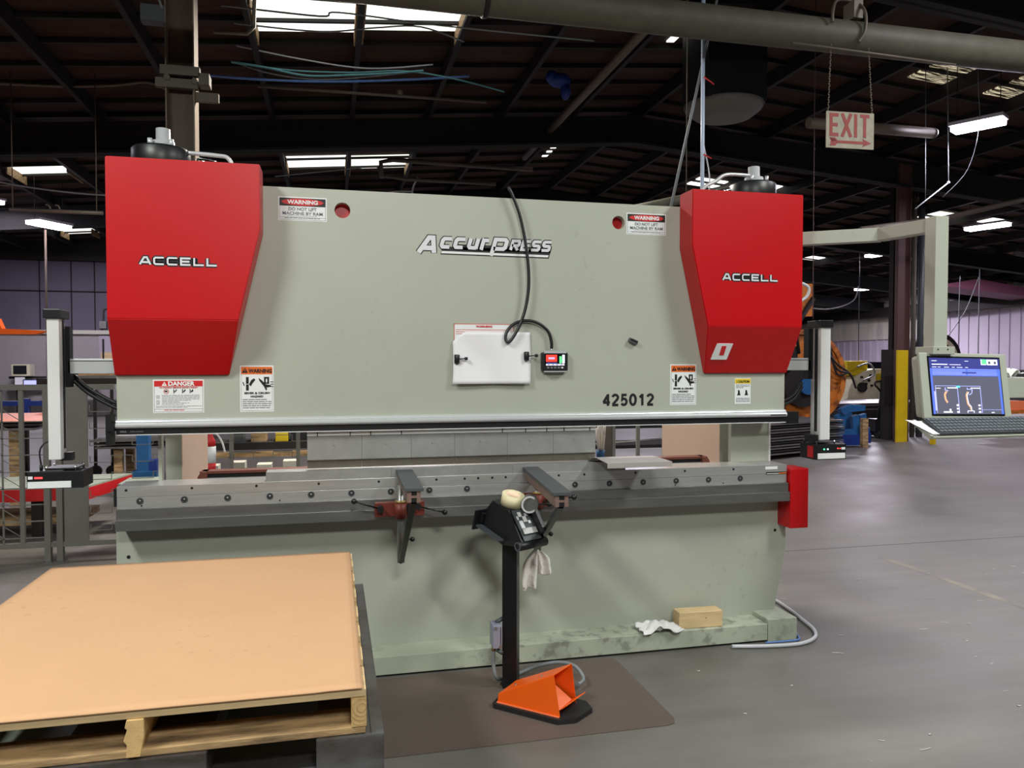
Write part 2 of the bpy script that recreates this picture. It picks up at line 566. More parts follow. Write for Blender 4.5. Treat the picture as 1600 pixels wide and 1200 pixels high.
    def build(s, name, m=None, parent=None, loc=None):
        """loc is the object's own origin in the same frame as the vertices"""
        if not s.mats:
            s.mats = [m]
        me = bpy.data.meshes.new(name)
        if parent is not None:
            off = Vector(parent.get('_o', (0, 0, 0)))
        elif loc is not None:
            off = Vector(loc)
        else:
            lo = [min(v.co[i] for v in s.bm.verts) for i in range(3)]
            hi = [max(v.co[i] for v in s.bm.verts) for i in range(3)]
            off = Vector(((lo[0] + hi[0]) / 2, (lo[1] + hi[1]) / 2, lo[2]))
        for v in s.bm.verts:
            v.co -= off
        bmesh.ops.recalc_face_normals(s.bm, faces=s.bm.faces)
        s.bm.to_mesh(me)
        s.bm.free()
        for mm in s.mats:
            me.materials.append(M[mm])
        o = bpy.data.objects.new(name, me)
        COL.objects.link(o)
        if parent is not None:
            o.parent = parent
        else:
            o.location = off
        o['_o'] = tuple(off)
        return o


def tag(o, label=None, cat=None, group=None, kind=None):
    if label:
        o['label'] = label
    if cat:
        o['category'] = cat
    if group:
        o['group'] = group
    if kind:
        o['kind'] = kind
    return o


def thing(name, label, cat, loc=(0, 0, 0), group=None):
    o = bpy.data.objects.new(name, None)
    o.empty_display_size = 0.1
    COL.objects.link(o)
    o.location = loc
    o['_o'] = tuple(loc)
    return tag(o, label, cat, group)


def mb(m):
    return MB().use(m)


def copy_tree(o, parent=None):
    c = o.copy()
    COL.objects.link(c)
    c.parent = parent
    for ch in [x for x in bpy.data.objects if x.parent == o]:
        copy_tree(ch, c)
    return c


def struct(o):
    o['kind'] = 'structure'
    return o


def stroke(g, pts, x, z, w, h, wd, y, k, shear=0.0, closed=False):
    """one pen stroke of a letter as a flat raised shape on a wall facing -Y; pts in 0..1 of the letter box"""
    P = [Vector((x + (p[0] * w) + shear * p[1] * h, z + p[1] * h)) for p in pts]
    n = len(P)
    Lf, Rt = [], []
    for i in range(n):
        a = P[i - 1] if (i > 0 or closed) else None
        b = P[(i + 1) % n] if (i < n - 1 or closed) else None
        d1 = (P[i] - a).normalized() if a is not None else (b - P[i]).normalized()
        d2 = (b - P[i]).normalized() if b is not None else d1
        n1 = Vector((-d1.y, d1.x))
        n2 = Vector((-d2.y, d2.x))
        m_ = n1 + n2
        if m_.length < 1e-6:
            m_ = n1
        m_.normalize()
        sc_ = min(1.6, 1 / max(.3, m_.dot(n1)))
        e = Vector((0, 0))
        if a is None:
            e = -d2 * wd * .0
        Lf.append(P[i] + m_ * wd * sc_ / 2 + e)
        Rt.append(P[i] - m_ * wd * sc_ / 2 + e)
    yf = y - k
    segs = n if closed else n - 1
    for i in range(segs):
        j = (i + 1) % n
        q = [Lf[i], Lf[j], Rt[j], Rt[i]]
        va = [g.bm.verts.new((p.x, yf, p.y)) for p in q]
        vb = [g.bm.verts.new((p.x, y, p.y)) for p in q]
        g.face(va)
        g.face((va[0], vb[0], vb[1], va[1]))
        g.face((va[3], vb[3], vb[2], va[2]))


def arc(cx, cz, rx, rz, a0, a1, n=12):
    return [(cx + rx * math.cos(R(a0 + (a1 - a0) * i / n)), cz + rz * math.sin(R(a0 + (a1 - a0) * i / n))) for i in range(n + 1)]


GL = {
    'A': [[(0, 0), (.40, .93), (.66, .93), (1, 0)], [(.22, .30), (.86, .30)]],
    'C': [[(1, .92), (.20, .92), (.08, .78), (.08, .22), (.20, .08), (1, .08)]],
    'E': [[(1, .92), (.08, .92), (.08, .08), (1, .08)], [(.08, .5), (.9, .5)]],
    'L': [[(.08, 1), (.08, .08), (1, .08)]],
    'R': [[(.08, 0), (.08, .92), (.85, .92), (.95, .8), (.95, .58), (.85, .46), (.08, .46)], [(.5, .46), (.95, 0)]],
    'S': [[(1, .92), (.20, .92), (.08, .82), (.08, .60), (.20, .50), (.80, .50), (.92, .40), (.92, .18), (.80, .08), (0, .08)]],
    'c': [[(1, .90), (.22, .90), (.08, .74), (.08, .24), (.22, .10), (.95, .10)]],
    'u': [[(.1, 1), (.1, .24), (.22, .10), (.88, .10)], [(.88, 1), (.88, 0)]],
    'r': [[(.14, 0), (.14, 1.05)], [(.14, .88), (.85, .88)]],
    'p': [[(.1, -.52), (.1, .90), (.80, .90), (.92, .76), (.92, .24), (.80, .10), (.12, .10)]],
    'W': [[(0, 1), (.25, 0), (.5, .9), (.75, 0), (1, 1)]],
    'X': [[(.02, 0), (.98, 1)], [(.02, 1), (.98, 0)]],
    'I': [[(.5, 0), (.5, 1)]],
    'T': [[(0, .93), (1, .93)], [(.5, .93), (.5, 0)]],
    '0': [arc(.5, .5, .38, .43, 0, 360, 24)[:-1]],
    '1': [[(.60, 0), (.60, 1)], [(.62, .93), (.22, .70)]],
    '2': [arc(.48, .70, .37, .23, 170, -30, 12) + [(.14, .10)], [(.06, .07), (.90, .07)]],
    '4': [[(.70, 0), (.70, 1)], [(.70, .95), (.08, .30)], [(.03, .29), (.96, .29)]],
    '5': [[(.84, .92), (.26, .92), (.17, .46)] + arc(.46, .335, .37, .265, 125, -150, 14)],
}


def letters(g, txt, x, z, h, wid, gap, wd, y, k, shear=0.0):
    """txt in stroke lettering; wid = width of a letter or a dict of widths"""
    for ch in txt:
        w = wid[ch] if isinstance(wid, dict) else wid
        for si, st in enumerate(GL[ch]):
            stroke(g, st, x, z, w, h, wd, y, k + si * .0002, shear, closed=(ch == '0'))
        x += w + gap
    return x


#@@BUILDING
# ------------------------------------------------------------------ building shell
struct(mb('floor').box(-14, 26, -8, 50, -0.2, 0).build('floor'))


def roof_z(x):
    return 6.0 + 0.083 * x if x < 5.5 else 6.4565 - 0.083 * (x - 5.5)


ceil = struct(mb('roofpan').prism([(-14.2, roof_z(-14.2)), (5.5, roof_z(5.5)), (26.2, roof_z(26.2)), (26.2, roof_z(26.2) + .1), (5.5, roof_z(5.5) + .1), (-14.2, roof_z(-14.2) + .1)], 'Y', -8, 50).build('ceiling'))
struct(mb('wall_l').box(-14.2, -14, -8, 26, 0, 4.9).build('wall_left'))
struct(mb('wall_l').box(-14.2, 26.2, -8.2, -8, 0, 6.6).build('wall_front'))
struct(mb('wall_l').box(4.0, 26.2, 50, 50.2, 0, 6.5).build('wall_back'))
wl = MB()
wl.use('wall_b').box(-14, 4, 26, 26.2, 0, 2.5)
wl.use('wall_l').box(-14, 4, 26, 26.2, 2.62, 6.3)
wl.use('checker').box(-14, 4, 25.9, 26.2, 2.5, 2.62)
wl.use('dkst').box(-14, 4, 25.75, 26.0, 4.72, 5.6)
for x in (-10.4, -8.62, -7.75, -7.1, -5.0):
    wl.use('dark').box(x, x + .03, 25.98, 26, 2.62, 4.75)
wl.use('dark').box(-14, 4, 25.98, 26, 3.78, 3.82)
struct(wl.build('wall_end'))
struct(mb('wall_l').box(4.0, 4.2, 26.2, 50, 0, 6.3).build('wall_inner'))
# right side wall: white block below, grimy corrugated sheet above
wr = MB()
wr.use('wall_w').box(26.0, 26.2, -8, 50, 0, 3.75)
wr.use('wall_s')
k = 0
y = -8.0
while y < 50:
    wr.box(25.93, 26.15, y, y + .22, 3.75, 4.8)
    y += .44
wr.box(26.0, 26.2, -8, 50, 3.75, 4.8)
y = 4.0
wr.use('wall_w')
while y < 50:
    wr.box(25.96, 26.05, y, y + .12, .9, 3.75)
    y += .5
wr.use('wall_s').box(25.9, 25.95, 29.2, 50, 2.75, 4.2)
struct(wr.build('wall_right'))
struct(mb('dkst').box(25.2, 25.75, 2, 50, 3.78, 4.22).build('trim_crane_beam'))
for i, (y0, y1) in enumerate(((6, 17), (21, 28), (35, 42))):
    o = struct(mb('dark').box(25.8, 25.92, y0, y1, 0.0, 1.35).build('door_%d' % (i + 1)))

# ceiling members: purlins run away from the camera, battens and girders across
x = -13.5
xs = [-0.95 + 1.32 * k for k in range(-9, 20)]
for x in xs:
    if x < -13.9 or x > 25.8:
        continue
    z = roof_z(x)
    mb('dkst').box(x - .035, x + .035, -7.9, 49.9, z - .24, z - .005).build('purlin', parent=ceil)
y = 8.6
n = 0
while y < 31:
    def rz(x0, x1, dz, h):
        return [(x0, roof_z(x0) + dz), (x1, roof_z(x1) + dz), (x1, roof_z(x1) + dz - h), (x0, roof_z(x0) + dz - h)]
    mb('dkst').prism(rz(-13.9, 5.5, -.003, .07), 'Y', y, y + .05).build('batten', parent=ceil)
    mb('dkst').prism(rz(5.5, 25.9, -.003, .07), 'Y', y, y + .05).build('batten', parent=ceil)
    y += 0.78 if n % 2 else 0.72
    n += 1
for i, y in enumerate((7.45, 13.6, 19.9, 26.0, 32.0, 38.0)):
    for (a, b) in ((-13.9 if y < 25 else 4.3, 5.5), (5.5, 25.9)):
        g = mb('dark')
        if b > a:
            g.prism(rz(a, b, -.24, .5), 'Y', y, y + .05)
            g.prism(rz(a, b, -.24, .04), 'Y', y - .09, y + .14)
            g.prism(rz(a, b, -.70, .04), 'Y', y - .09, y + .14)
            g.build('girder', parent=ceil)
# skylights (lit translucent panels between the purlins)
ns = [0]


def skylight(x0, x1, y0, y1, m='sky'):
    ns[0] += 1
    g = mb(m)
    g.prism([(x0, roof_z(x0) - .01), (x1, roof_z(x1) - .01), (x1, roof_z(x1) - .03), (x0, roof_z(x0) - .03)], 'Y', y0, y1)
    w = struct(g.build('window_%d' % ns[0]))
    if m == 'sky_d' or x1 - x0 < .5 or x0 > 6:
        return
    f = mb('wood_d')
    for a in (x0 - .01, x1 - .01):
        f.prism([(a, roof_z(a) - .03), (a + .02, roof_z(a) - .03), (a + .02, roof_z(a) - .2), (a, roof_z(a) - .2)], 'Y', y0, y1 + .05)
    f.build('window_frame', parent=w)


skylight(-.90, .32, 9.35, 10.50)
skylight(.42, 1.66, 9.35, 10.42)
skylight(-.90, .32, 16.75, 17.75)
skylight(.42, 1.66, 16.8, 17.85)
skylight(-6.12, -5.06, 16.85, 17.8)
skylight(8.92, 9.80, 9.85, 10.55, 'sky_d')
skylight(10.40, 11.3, 9.85, 10.6, 'sky_d')
skylight(15.45, 16.2, 17.2, 18.0)
skylight(17.15, 17.9, 16.9, 17.6)
skylight(16.9, 17.6, 24.7, 25.4)
skylight(4.86, 4.98, 10.2, 10.7)
skylight(-7.4, -6.6, 24.0, 24.7)

# columns
def ibeam(m, x0, x1, yc, z0, z1, d=.25, m2=None):
    g = mb(m)
    g.box(x0, x1, yc - .006, yc + .006, z0, z1)
    g.use(m2 or m)
    g.box(x0 - .012, x0, yc - d / 2, yc + d / 2, z0, z1)
    g.box(x1, x1 + .012, yc - d / 2, yc + d / 2, z0, z1)
    return g


col = thing('steel_column', 'brown steel I-beam column rising to the roof behind the left red cylinder cover', 'column', (-1.3, 7.5, 0))
ibeam('brownst', -1.41, -1.19, 7.5, 0, 5.25, .22, 'brownst_l').build('shaft', parent=col)
c = mb('bracket').box(-1.46, -1.13, 7.36, 7.42, 4.17, 4.25).box(-1.5, -1.15, 7.37, 7.43, 4.06, 4.14).box(-1.14, -1.05, 7.36, 7.5, 4.1, 4.2)
c.cyl((-1.4, 7.34, 4.14), (-1.4, 7.45, 4.14), .025).cyl((-1.17, 7.34, 4.12), (-1.17, 7.45, 4.12), .025)
c.build('beam_clamp', parent=col)
mb('bracket').box(-1.2, -.98, 7.42, 7.47, 3.97, 4.05).build('bracket', parent=col)
mb('dkgrey').box(-1.62, -1.42, 7.4, 7.5, 4.63, 4.78).build('junction_box', parent=col)

col = thing('steel_column', 'maroon steel column with a yellow painted guard round its foot', 'column', (11.37, 13.58, 0))
ibeam('maroon', 11.31, 11.58, 13.6, 0, 5.7, .10).build('shaft', parent=col)
mb('yellow').box(11.22, 11.38, 13.45, 13.49, 0, 1.88).prism([(11.38, 13.45), (11.52, 13.50), (11.52, 13.54), (11.38, 13.49)], 'Z', 0, 1.88).build('guard', parent=col)
mb('yellow').box(11.62, 11.68, 12.9, 13.0, 0, .25).build('floor_bracket', parent=col)
col = thing('steel_column', 'dark steel column standing just behind the yellow guarded one', 'column', (12.05, 14.6, 0))
ibeam('dkst', 12.00, 12.10, 14.6, 0, 5.6, .12).build('shaft', parent=col)
for i, x in enumerate((12.15, 12.32, 12.5)):
    o = mb('bracket' if i < 2 else 'dkgrey').cyl((x, 14.3, 0), (x, 14.3, 5.45), .035 + .015 * i, n=10).build('conduit_pipe')
    tag(o, ['thin dark conduit nearest the maroon column, running up to the roof', 'middle dark conduit of three beside the maroon column', 'thicker grey conduit furthest from the maroon column'][i], 'pipe', 'conduits beside the maroon column')
o = thing('electrical_cabinet', 'dark cabinet on the wall side of the yellow guarded column', 'cabinet', (11.35, 13.9, 0))
mb('dkst').box(11.32, 11.47, 13.8, 14.05, 0, 1.9).build('body', parent=o)
mb('dkst').box(11.16, 11.36, 13.74, 13.8, .75, 1.35).build('door', parent=o)
#@@END_BUILDING
#@@MACHINE
# ------------------------------------------------------------------ the press brake
PB = thing('press_brake', 'large grey-green press brake with two red cylinder covers and a steel bed', 'press brake', (0.8, 4.1, 0))
RY = 4.06    # front of the ram
ram = MB()
ram.use('press')


def plate_with_holes(g, x0, x1, z0, z1, yf, yb, holes):
    """rectangular plate, front and back faces cut by round holes"""
    n = 28
    for (a, b, xc, zc, r) in holes:   # each hole sits in its own cell a..b
        cell = [(a, z0), (b, z0), (b, z1), (a, z1)]
        for y in (yf, yb):
            outer = []
            inner = []
            for i in range(n):
                t = 2 * math.pi * i / n
                d = Vector((math.cos(t), math.sin(t)))
                inner.append(g.bm.verts.new((xc + d.x * r, y, zc + d.y * r)))
                k = min(((b - xc) / d.x if d.x > 1e-6 else (a - xc) / d.x if d.x < -1e-6 else 9e9),
                        ((z1 - zc) / d.y if d.y > 1e-6 else (z0 - zc) / d.y if d.y < -1e-6 else 9e9))
                outer.append(g.bm.verts.new((xc + d.x * k, y, zc + d.y * k)))
            for i in range(n):
                j = (i + 1) % n
                g.face((inner[i], inner[j], outer[j], outer[i]))
                # fill the corner the polar sweep cuts off
                po, pj = outer[i].co, outer[j].co
                for (cx, cz) in cell:
                    if (abs(po.x - cx) < 1e-6) != (abs(pj.x - cx) < 1e-6) and (abs(po.z - cz) < 1e-6) != (abs(pj.z - cz) < 1e-6) and \
                            (abs(po.x - cx) < 1e-6 or abs(po.z - cz) < 1e-6) and (abs(pj.x - cx) < 1e-6 or abs(pj.z - cz) < 1e-6):
                        g.face((outer[i], outer[j], g.bm.verts.new((cx, y, cz))))
            if y == yf:
                front = inner
        for i in range(n):
            j = (i + 1) % n
            g.face((front[i], front[j], inner[j], inner[i]))


plate_with_holes(ram, -.10, .22, 2.25, 2.507, RY, RY + .07, [(-.10, .22, .058, 2.403, .040)])
plate_with_holes(ram, 1.40, 1.72, 2.25, 2.507, RY, RY + .07, [(1.40, 1.72, 1.563, 2.403, .037)])
ram.box(-1.016, -.10, RY, RY + .07, 2.25, 2.507).box(.22, 1.40, RY, RY + .07, 2.25, 2.507).box(1.72, 2.61, RY, RY + .07, 2.25, 2.507)
ram.box(-1.016, 2.61, RY, RY + .07, 1.345, 2.25)
ram.use('red').cyl((.058, RY + .045, 2.403), (.058, RY + .075, 2.403), .05, n=24)
ram.cyl((1.563, RY + .045, 2.403), (1.563, RY + .075, 2.403), .05, n=24)
ram = ram.build('ram', parent=PB)


def lbl(name, f, par=None):
    g = MB()
    f(g)
    return g.build(name, parent=par or ram)


def layer(g, m, x0, x1, z0, z1, k, y=RY):
    g.use(m).box(x0, x1, y - .0008 * (k + 1), y, z0, z1)


def lines(g, m, x0, x1, z0, z1, n, k, y=RY, seed=1, gap=.45):
    rr = random.Random(seed)
    h = (z1 - z0) / n
    for i in range(n):
        zt = z1 - i * h
        w = x1 - x0
        e = x0 + w * (1 if rr.random() < .5 else rr.uniform(.45, 1))
        x = x0
        while x < e - .004:
            l = min(rr.uniform(.008, .03), e - x)
            g.use(m).box(x, x + l, y - .0008 * (k + 1), y, zt - h * gap, zt)
            x += l + .003


def lift_label(x0):
    def f(g):
        layer(g, 'white', x0, x0 + .238, 2.340, 2.460, 0)
        layer(g, 'ink', x0 + .006, x0 + .232, 2.414, 2.454, 1)
        g.use('redink')
        pts = [(x0 + .119 + .103 * math.cos(t * math.pi / 14), 2.434 + .0175 * math.sin(t * math.pi / 14)) for t in range(28)]
        g.prism(pts, 'Y', RY - .0026, RY)
        g.use('white').text('WARNING', x0 + .119, 2.4245, RY - .0028, .019, w=.150, bold=.05, align='CENTER')
        g.use('ink_g').text('DO NOT LIFT', x0 + .119, 2.392, RY - .0012, .0155, w=.138, bold=.02, align='CENTER')
        g.text('MACHINE BY RAM', x0 + .119, 2.370, RY - .0012, .0155, w=.196, bold=.02, align='CENTER')
        layer(g, 'ink_g', x0 + .045, x0 + .19, 2.3632, 2.3645, 1)
        for (a, b, c, d) in ((.006, .232, 2.3565, 2.358), (.006, .232, 2.345, 2.3463), (.006, .0075, 2.345, 2.454), (.2305, .232, 2.345, 2.454)):
            layer(g, 'ink_g', x0 + a, x0 + b, c, d, 1)
        lines(g, 'ink_g', x0 + .03, x0 + .21, 2.348, 2.355, 1, 1, seed=3, gap=.4)
    return f


def tri(g, xc, z0, h, m, k):
    g.use(m).prism([(xc - h * .58, z0), (xc + h * .58, z0), (xc, z0 + h)], 'Y', RY - .0008 * (k + 1), RY)


def hands(g, x, z, s, k):
    """the severed-finger and crushed-hand pictograms"""
    y0, y1 = RY - .0008 * (k + 1), RY
    g.use('ink')
    g.box(x + .022 * s, x + .035 * s, y0, y1, z, z + .030 * s)
    g.box(x + .022 * s, x + .035 * s, y0, y1, z + .036 * s, z + .066 * s)
    g.prism([(x + .020 * s, z + .033 * s), (x + .037 * s, z + .033 * s), (x + .0285 * s, z + .041 * s)], 'Y', y0, y1)
    g.prism([(x + .036 * s, z + .030 * s), (x + .046 * s, z + .050 * s), (x + .060 * s, z + .060 * s), (x + .066 * s, z + .052 * s), (x + .052 * s, z + .034 * s), (x + .044 * s, z + .020 * s)], 'Y', y0, y1)
    g.prism([(x + .006 * s, z + .040 * s), (x + .010 * s, z + .043 * s), (x + .016 * s, z + .024 * s), (x + .012 * s, z + .022 * s)], 'Y', y0, y1)
    xx = x + .08 * s
    g.prism([(xx, z + .062 * s), (xx + .004 * s, z + .048 * s), (xx + .028 * s, z + .016 * s), (xx + .034 * s, z), (xx + .040 * s, z + .004 * s), (xx + .038 * s, z + .014 * s),
             (xx + .060 * s, z + .018 * s), (xx + .058 * s, z + .026 * s), (xx + .034 * s, z + .030 * s), (xx + .018 * s, z + .048 * s)], 'Y', y0, y1)
    g.box(xx + .026 * s, xx + .050 * s, y0, y1, z + .032 * s, z + .066 * s)
    for q in range(3):
        g.box(xx + .055 * s, xx + .070 * s, y0, y1, z + (.018 + .011 * q) * s, z + (.021 + .011 * q) * s)
    g.use('white').prism([(xx + .034 * s, z + .046 * s), (xx + .038 * s, z + .036 * s), (xx + .042 * s, z + .046 * s), (xx + .040 * s, z + .058 * s), (xx + .036 * s, z + .058 * s)], 'Y', y0 - .0008, y1)


def sever_label(x0, z0):
    def f(g):
        w, h = .162, .233
        layer(g, 'white', x0, x0 + w, z0, z0 + h, 0)
        layer(g, 'orgink', x0 + .006, x0 + w - .006, z0 + h - .044, z0 + h - .007, 1)
        tri(g, x0 + .024, z0 + h - .037, .026, 'ink', 2)
        g.use('orgink').box(x0 + .0225, x0 + .0255, RY - .0033, RY, z0 + h - .031, z0 + h - .018)
        g.use('ink').text('WARNING', x0 + .041, z0 + h - .036, RY - .0018, .018, w=.112, bold=.06)
        hands(g, x0 + .006, z0 + .107, 1.03, 1)
        g.use('ink').text('SEVER & CRUSH', x0 + .081, z0 + .090, RY - .0012, .009, w=.122, bold=.05, align='CENTER')
        g.text('HAZARD', x0 + .081, z0 + .073, RY - .0012, .009, w=.060, bold=.05, align='CENTER')
        lines(g, 'ink_g', x0 + .012, x0 + .150, z0 + .012, z0 + .064, 5, 1, seed=5)
        for (a, b, c, d) in ((.006, w - .006, .006, .0072), (.006, .0072, .006, h - .044), (w - .0072, w - .006, .006, h - .044)):
            layer(g, 'ink_g', x0 + a, x0 + b, z0 + c, z0 + d, 1)
    return f


def danger_label(g):
    x0, z0, w, h = -.853, 1.374, .234, .164
    layer(g, 'white', x0, x0 + w, z0, z0 + h, 0)
    layer(g, 'redink', x0 + .005, x0 + w - .005, z0 + h - .034, z0 + h - .006, 1)
    tri(g, x0 + .052, z0 + h - .031, .021, 'white', 2)
    g.use('redink').box(x0 + .0508, x0 + .0532, RY - .0033, RY, z0 + h - .026, z0 + h - .016)
    g.use('white').text('DANGER', x0 + .070, z0 + h - .030, RY - .0018, .020, w=.122, bold=.06)
    g.use('redink').text('TO PREVENT SERIOUS BODILY INJURY', x0 + w / 2, z0 + h - .042, RY - .0012, .0055, w=.178, bold=.04, align='CENTER')
    g.ring((x0 + .060, RY - .0012, z0 + h - .058), (0, -1, 0), .012, .0095, .0008)
    g.use('ink').box(x0 + .053, x0 + .066, RY - .0016, RY, z0 + h - .062, z0 + h - .054)
    for i, xx in enumerate((.093, .133, .168)):
        g.use('ink').box(x0 + xx, x0 + xx + .004, RY - .0016, RY, z0 + h - .068, z0 + h - .047)
        g.prism([(x0 + xx + .004, z0 + h - .060), (x0 + xx + .014, z0 + h - .047), (x0 + xx + .017, z0 + h - .050 - .004 * i), (x0 + xx + .008, z0 + h - .064)], 'Y', RY - .0016, RY)
    for i in range(8):
        if i != 3:
            layer(g, 'ink_g', x0 + .014, x0 + .03, z0 + .084 - .006 * i, z0 + .0862 - .006 * i, 1)
    lines(g, 'ink_g', x0 + .040, x0 + w - .020, z0 + .036, z0 + .088, 8, 1, seed=8, gap=.35)
    lines(g, 'ink_g', x0 + .012, x0 + w - .012, z0 + .022, z0 + .034, 2, 1, seed=9, gap=.35)
    lines(g, 'redink', x0 + .05, x0 + w - .05, z0 + .009, z0 + .015, 1, 1, seed=10, gap=.5)
    for (a, b, c, d) in ((.005, w - .005, .005, .0065), (.005, w - .005, .018, .0195), (.005, .0065, .005, h - .034), (w - .0065, w - .005, .005, h - .034)):
        layer(g, 'ink_g', x0 + a, x0 + b, z0 + c, z0 + d, 1)


def caution_label(g):
    x0, z0, w, h = 2.286, 1.381, .102, .150
    layer(g, 'white', x0, x0 + w, z0, z0 + h, 0)
    layer(g, 'yelink', x0 + .001, x0 + w - .001, z0 + h - .032, z0 + h - .003, 1)
    g.use('ink').text('!', x0 + .012, z0 + h - .026, RY - .0018, .014, bold=.03)
    g.text('CAUTION', x0 + .022, z0 + h - .026, RY - .0018, .013, w=.070, bold=.03)
    lines(g, 'ink_g', x0 + .008, x0 + w - .006, z0 + .088, z0 + .112, 3, 1, seed=12)
    lines(g, 'ink_g', x0 + .008, x0 + w - .006, z0 + .006, z0 + .034, 3, 1, seed=13)
    for xx in (.014, .062):
        a = x0 + xx
        g.use('ink').prism([(a, z0 + .050), (a + .024, z0 + .050), (a + .019, z0 + .062), (a + .016, z0 + .080), (a + .006, z0 + .080), (a + .006, z0 + .062)], 'Y', RY - .0016, RY)


lbl('warning_label', lift_label(-.258))['label'] = 'warning label reading DO NOT LIFT MACHINE BY RAM beside the left cover'
lbl('warning_label', lift_label(1.610))['label'] = 'warning label reading DO NOT LIFT MACHINE BY RAM beside the right cover'
lbl('hazard_label', sever_label(-.449, 1.374))['label'] = 'orange and white sever and crush hazard label under the left cover'
lbl('hazard_label', sever_label(1.879, 1.379))['label'] = 'orange and white sever and crush hazard label near the number 425012'
lbl('danger_label', danger_label)['label'] = 'red and white danger label under the left cover'
lbl('caution_label', caution_label)['label'] = 'small yellow and white caution label under the right cover'


def number(g):
    g.use('ink')
    letters(g, '425012', 1.474, 1.379, .066, .043, .0095, .0145, RY, .0008)


lbl('serial_number', number)['label'] = 'black number 425012'


def logo(g):
    sh = .30

    def pair(t, x, z, h, w, gap, wd):
        for m_, ex, k_ in (('ink', .0105, .0010), ('silver', 0, .0022)):
            g.use(m_)
            letters(g, t, x, z, h, w, gap, wd + ex, RY, k_, sh)
    g.use('ink').prism([(.563, 2.194), (1.158, 2.190), (1.172, 2.236), (.575, 2.236)], 'Y', RY - .0010, RY)
    g.use('ink').prism([(.640, 2.22), (1.168, 2.22), (1.176, 2.25), (.66, 2.25)], 'Y', RY - .0010, RY)
    g.use('white').prism([(.567, 2.2), (1.154, 2.196), (1.157, 2.208), (.570, 2.212)], 'Y', RY - .0018, RY)
    pair('A', .447, 2.200, .086, .082, 0, .024)
    pair('cc', .561, 2.229, .054, .050, .0215, .0195)
    pair('u', .706, 2.229, .054, .052, .012, .0195)
    pair('r', .776, 2.225, .058, .040, .012, .0195)
    pair('p', .838, 2.227, .062, .078, .012, .021)
    pair('RESS', .940, 2.229, .054, .044, .0145, .0155)


lbl('brand_lettering', logo)['label'] = 'silver and black slanted maker lettering'


def faded_sign(g):
    x0, x1, z0, z1 = .634, .962, 1.62, 1.830
    layer(g, 'white', x0, x1, z0, z1, 0)
    for (a, b, c, d) in ((x0, x1, z1 - .004, z1), (x0, x0 + .004, z0, z1), (x1 - .004, x1, z0, z1)):
        layer(g, 'pinkink', a, b, c, d, 1)
    g.use('redink').text('WARNING', (x0 + x1) / 2, z1 - .020, RY - .0012, .011, w=.09, bold=.05, align='CENTER')
    for i in range(3):
        layer(g, 'pinkink', x0 + .01, x1 - .01, z1 - .034 - .011 * i, z1 - .031 - .011 * i, 1)


lbl('faded_notice', faded_sign)['label'] = 'faded notice with thin red border'

# ram foot: guard extrusion, black strip, thin white edge
g = MB()
prof = [(RY, 1.345), (RY - .012, 1.344), (RY - .020, 1.338), (RY - .022, 1.334), (RY - .020, 1.331), (RY - .028, 1.327), (RY - .034, 1.320), (RY - .034, 1.312), (RY - .028, 1.304), (RY, 1.303)]
g.use('alu').prism(prof, 'X', -1.017, 2.61)
g.use('dkgrey').box(2.50, 2.60, RY - .0355, RY - .03, 1.311, 1.318)
gr = g.build('guard_rail', parent=PB)
g = MB()
g.use('black').box(-1.017, 2.61, RY - .018, RY + .05, 1.272, 1.303)
g.use('alu_w').box(-1.017, 2.61, RY - .020, RY + .05, 1.268, 1.272)
g.use('ink_g').text('WILA', -1.0, 1.283, RY - .018, .008, bold=.04)
g.text('TOOL HOLDER', -.955, 1.283, RY - .018, .006)
g.build('clamp_strip', parent=PB)

# punches hanging from the ram
for i, (a, b) in enumerate(((-.126, .150), (.150, .408), (.408, .640), (.640, .930), (.930, 1.190), (1.190, 1.436))):
    g = mb('punch')
    g.prism([(4.075, 1.266), (4.105, 1.266), (4.105, 1.118), (4.091, 1.078), (4.088, 1.076), (4.0815, 1.112), (4.075, 1.120)], 'X', a + .0006, b - .0006)
    g.use('white').box(a, b, 4.068, 4.075, 1.244, 1.266)
    g.use('punch_shade').prism([(4.0744, 1.116), (4.0805, 1.111), (4.0870, 1.0755), (4.0880, 1.0755), (4.082, 1.118)], 'X', a + .0006, b - .0006)
    g.use('ink_g').box((a + b) / 2 - .008, (a + b) / 2 + .004, 4.0742, 4.075, 1.188, 1.191).box((a + b) / 2 - .008, (a + b) / 2 - .005, 4.0742, 4.075, 1.188, 1.200)
    g.build('punch', parent=PB)
for x in (-.075, .09, .195, .355, .9, 1.03, 1.15, 1.25, 1.40):
    mb('ink').box(x - .002, x + .003, 4.0665, 4.068, 1.242, 1.262).build('clip_pin', parent=PB)

# red cylinder covers


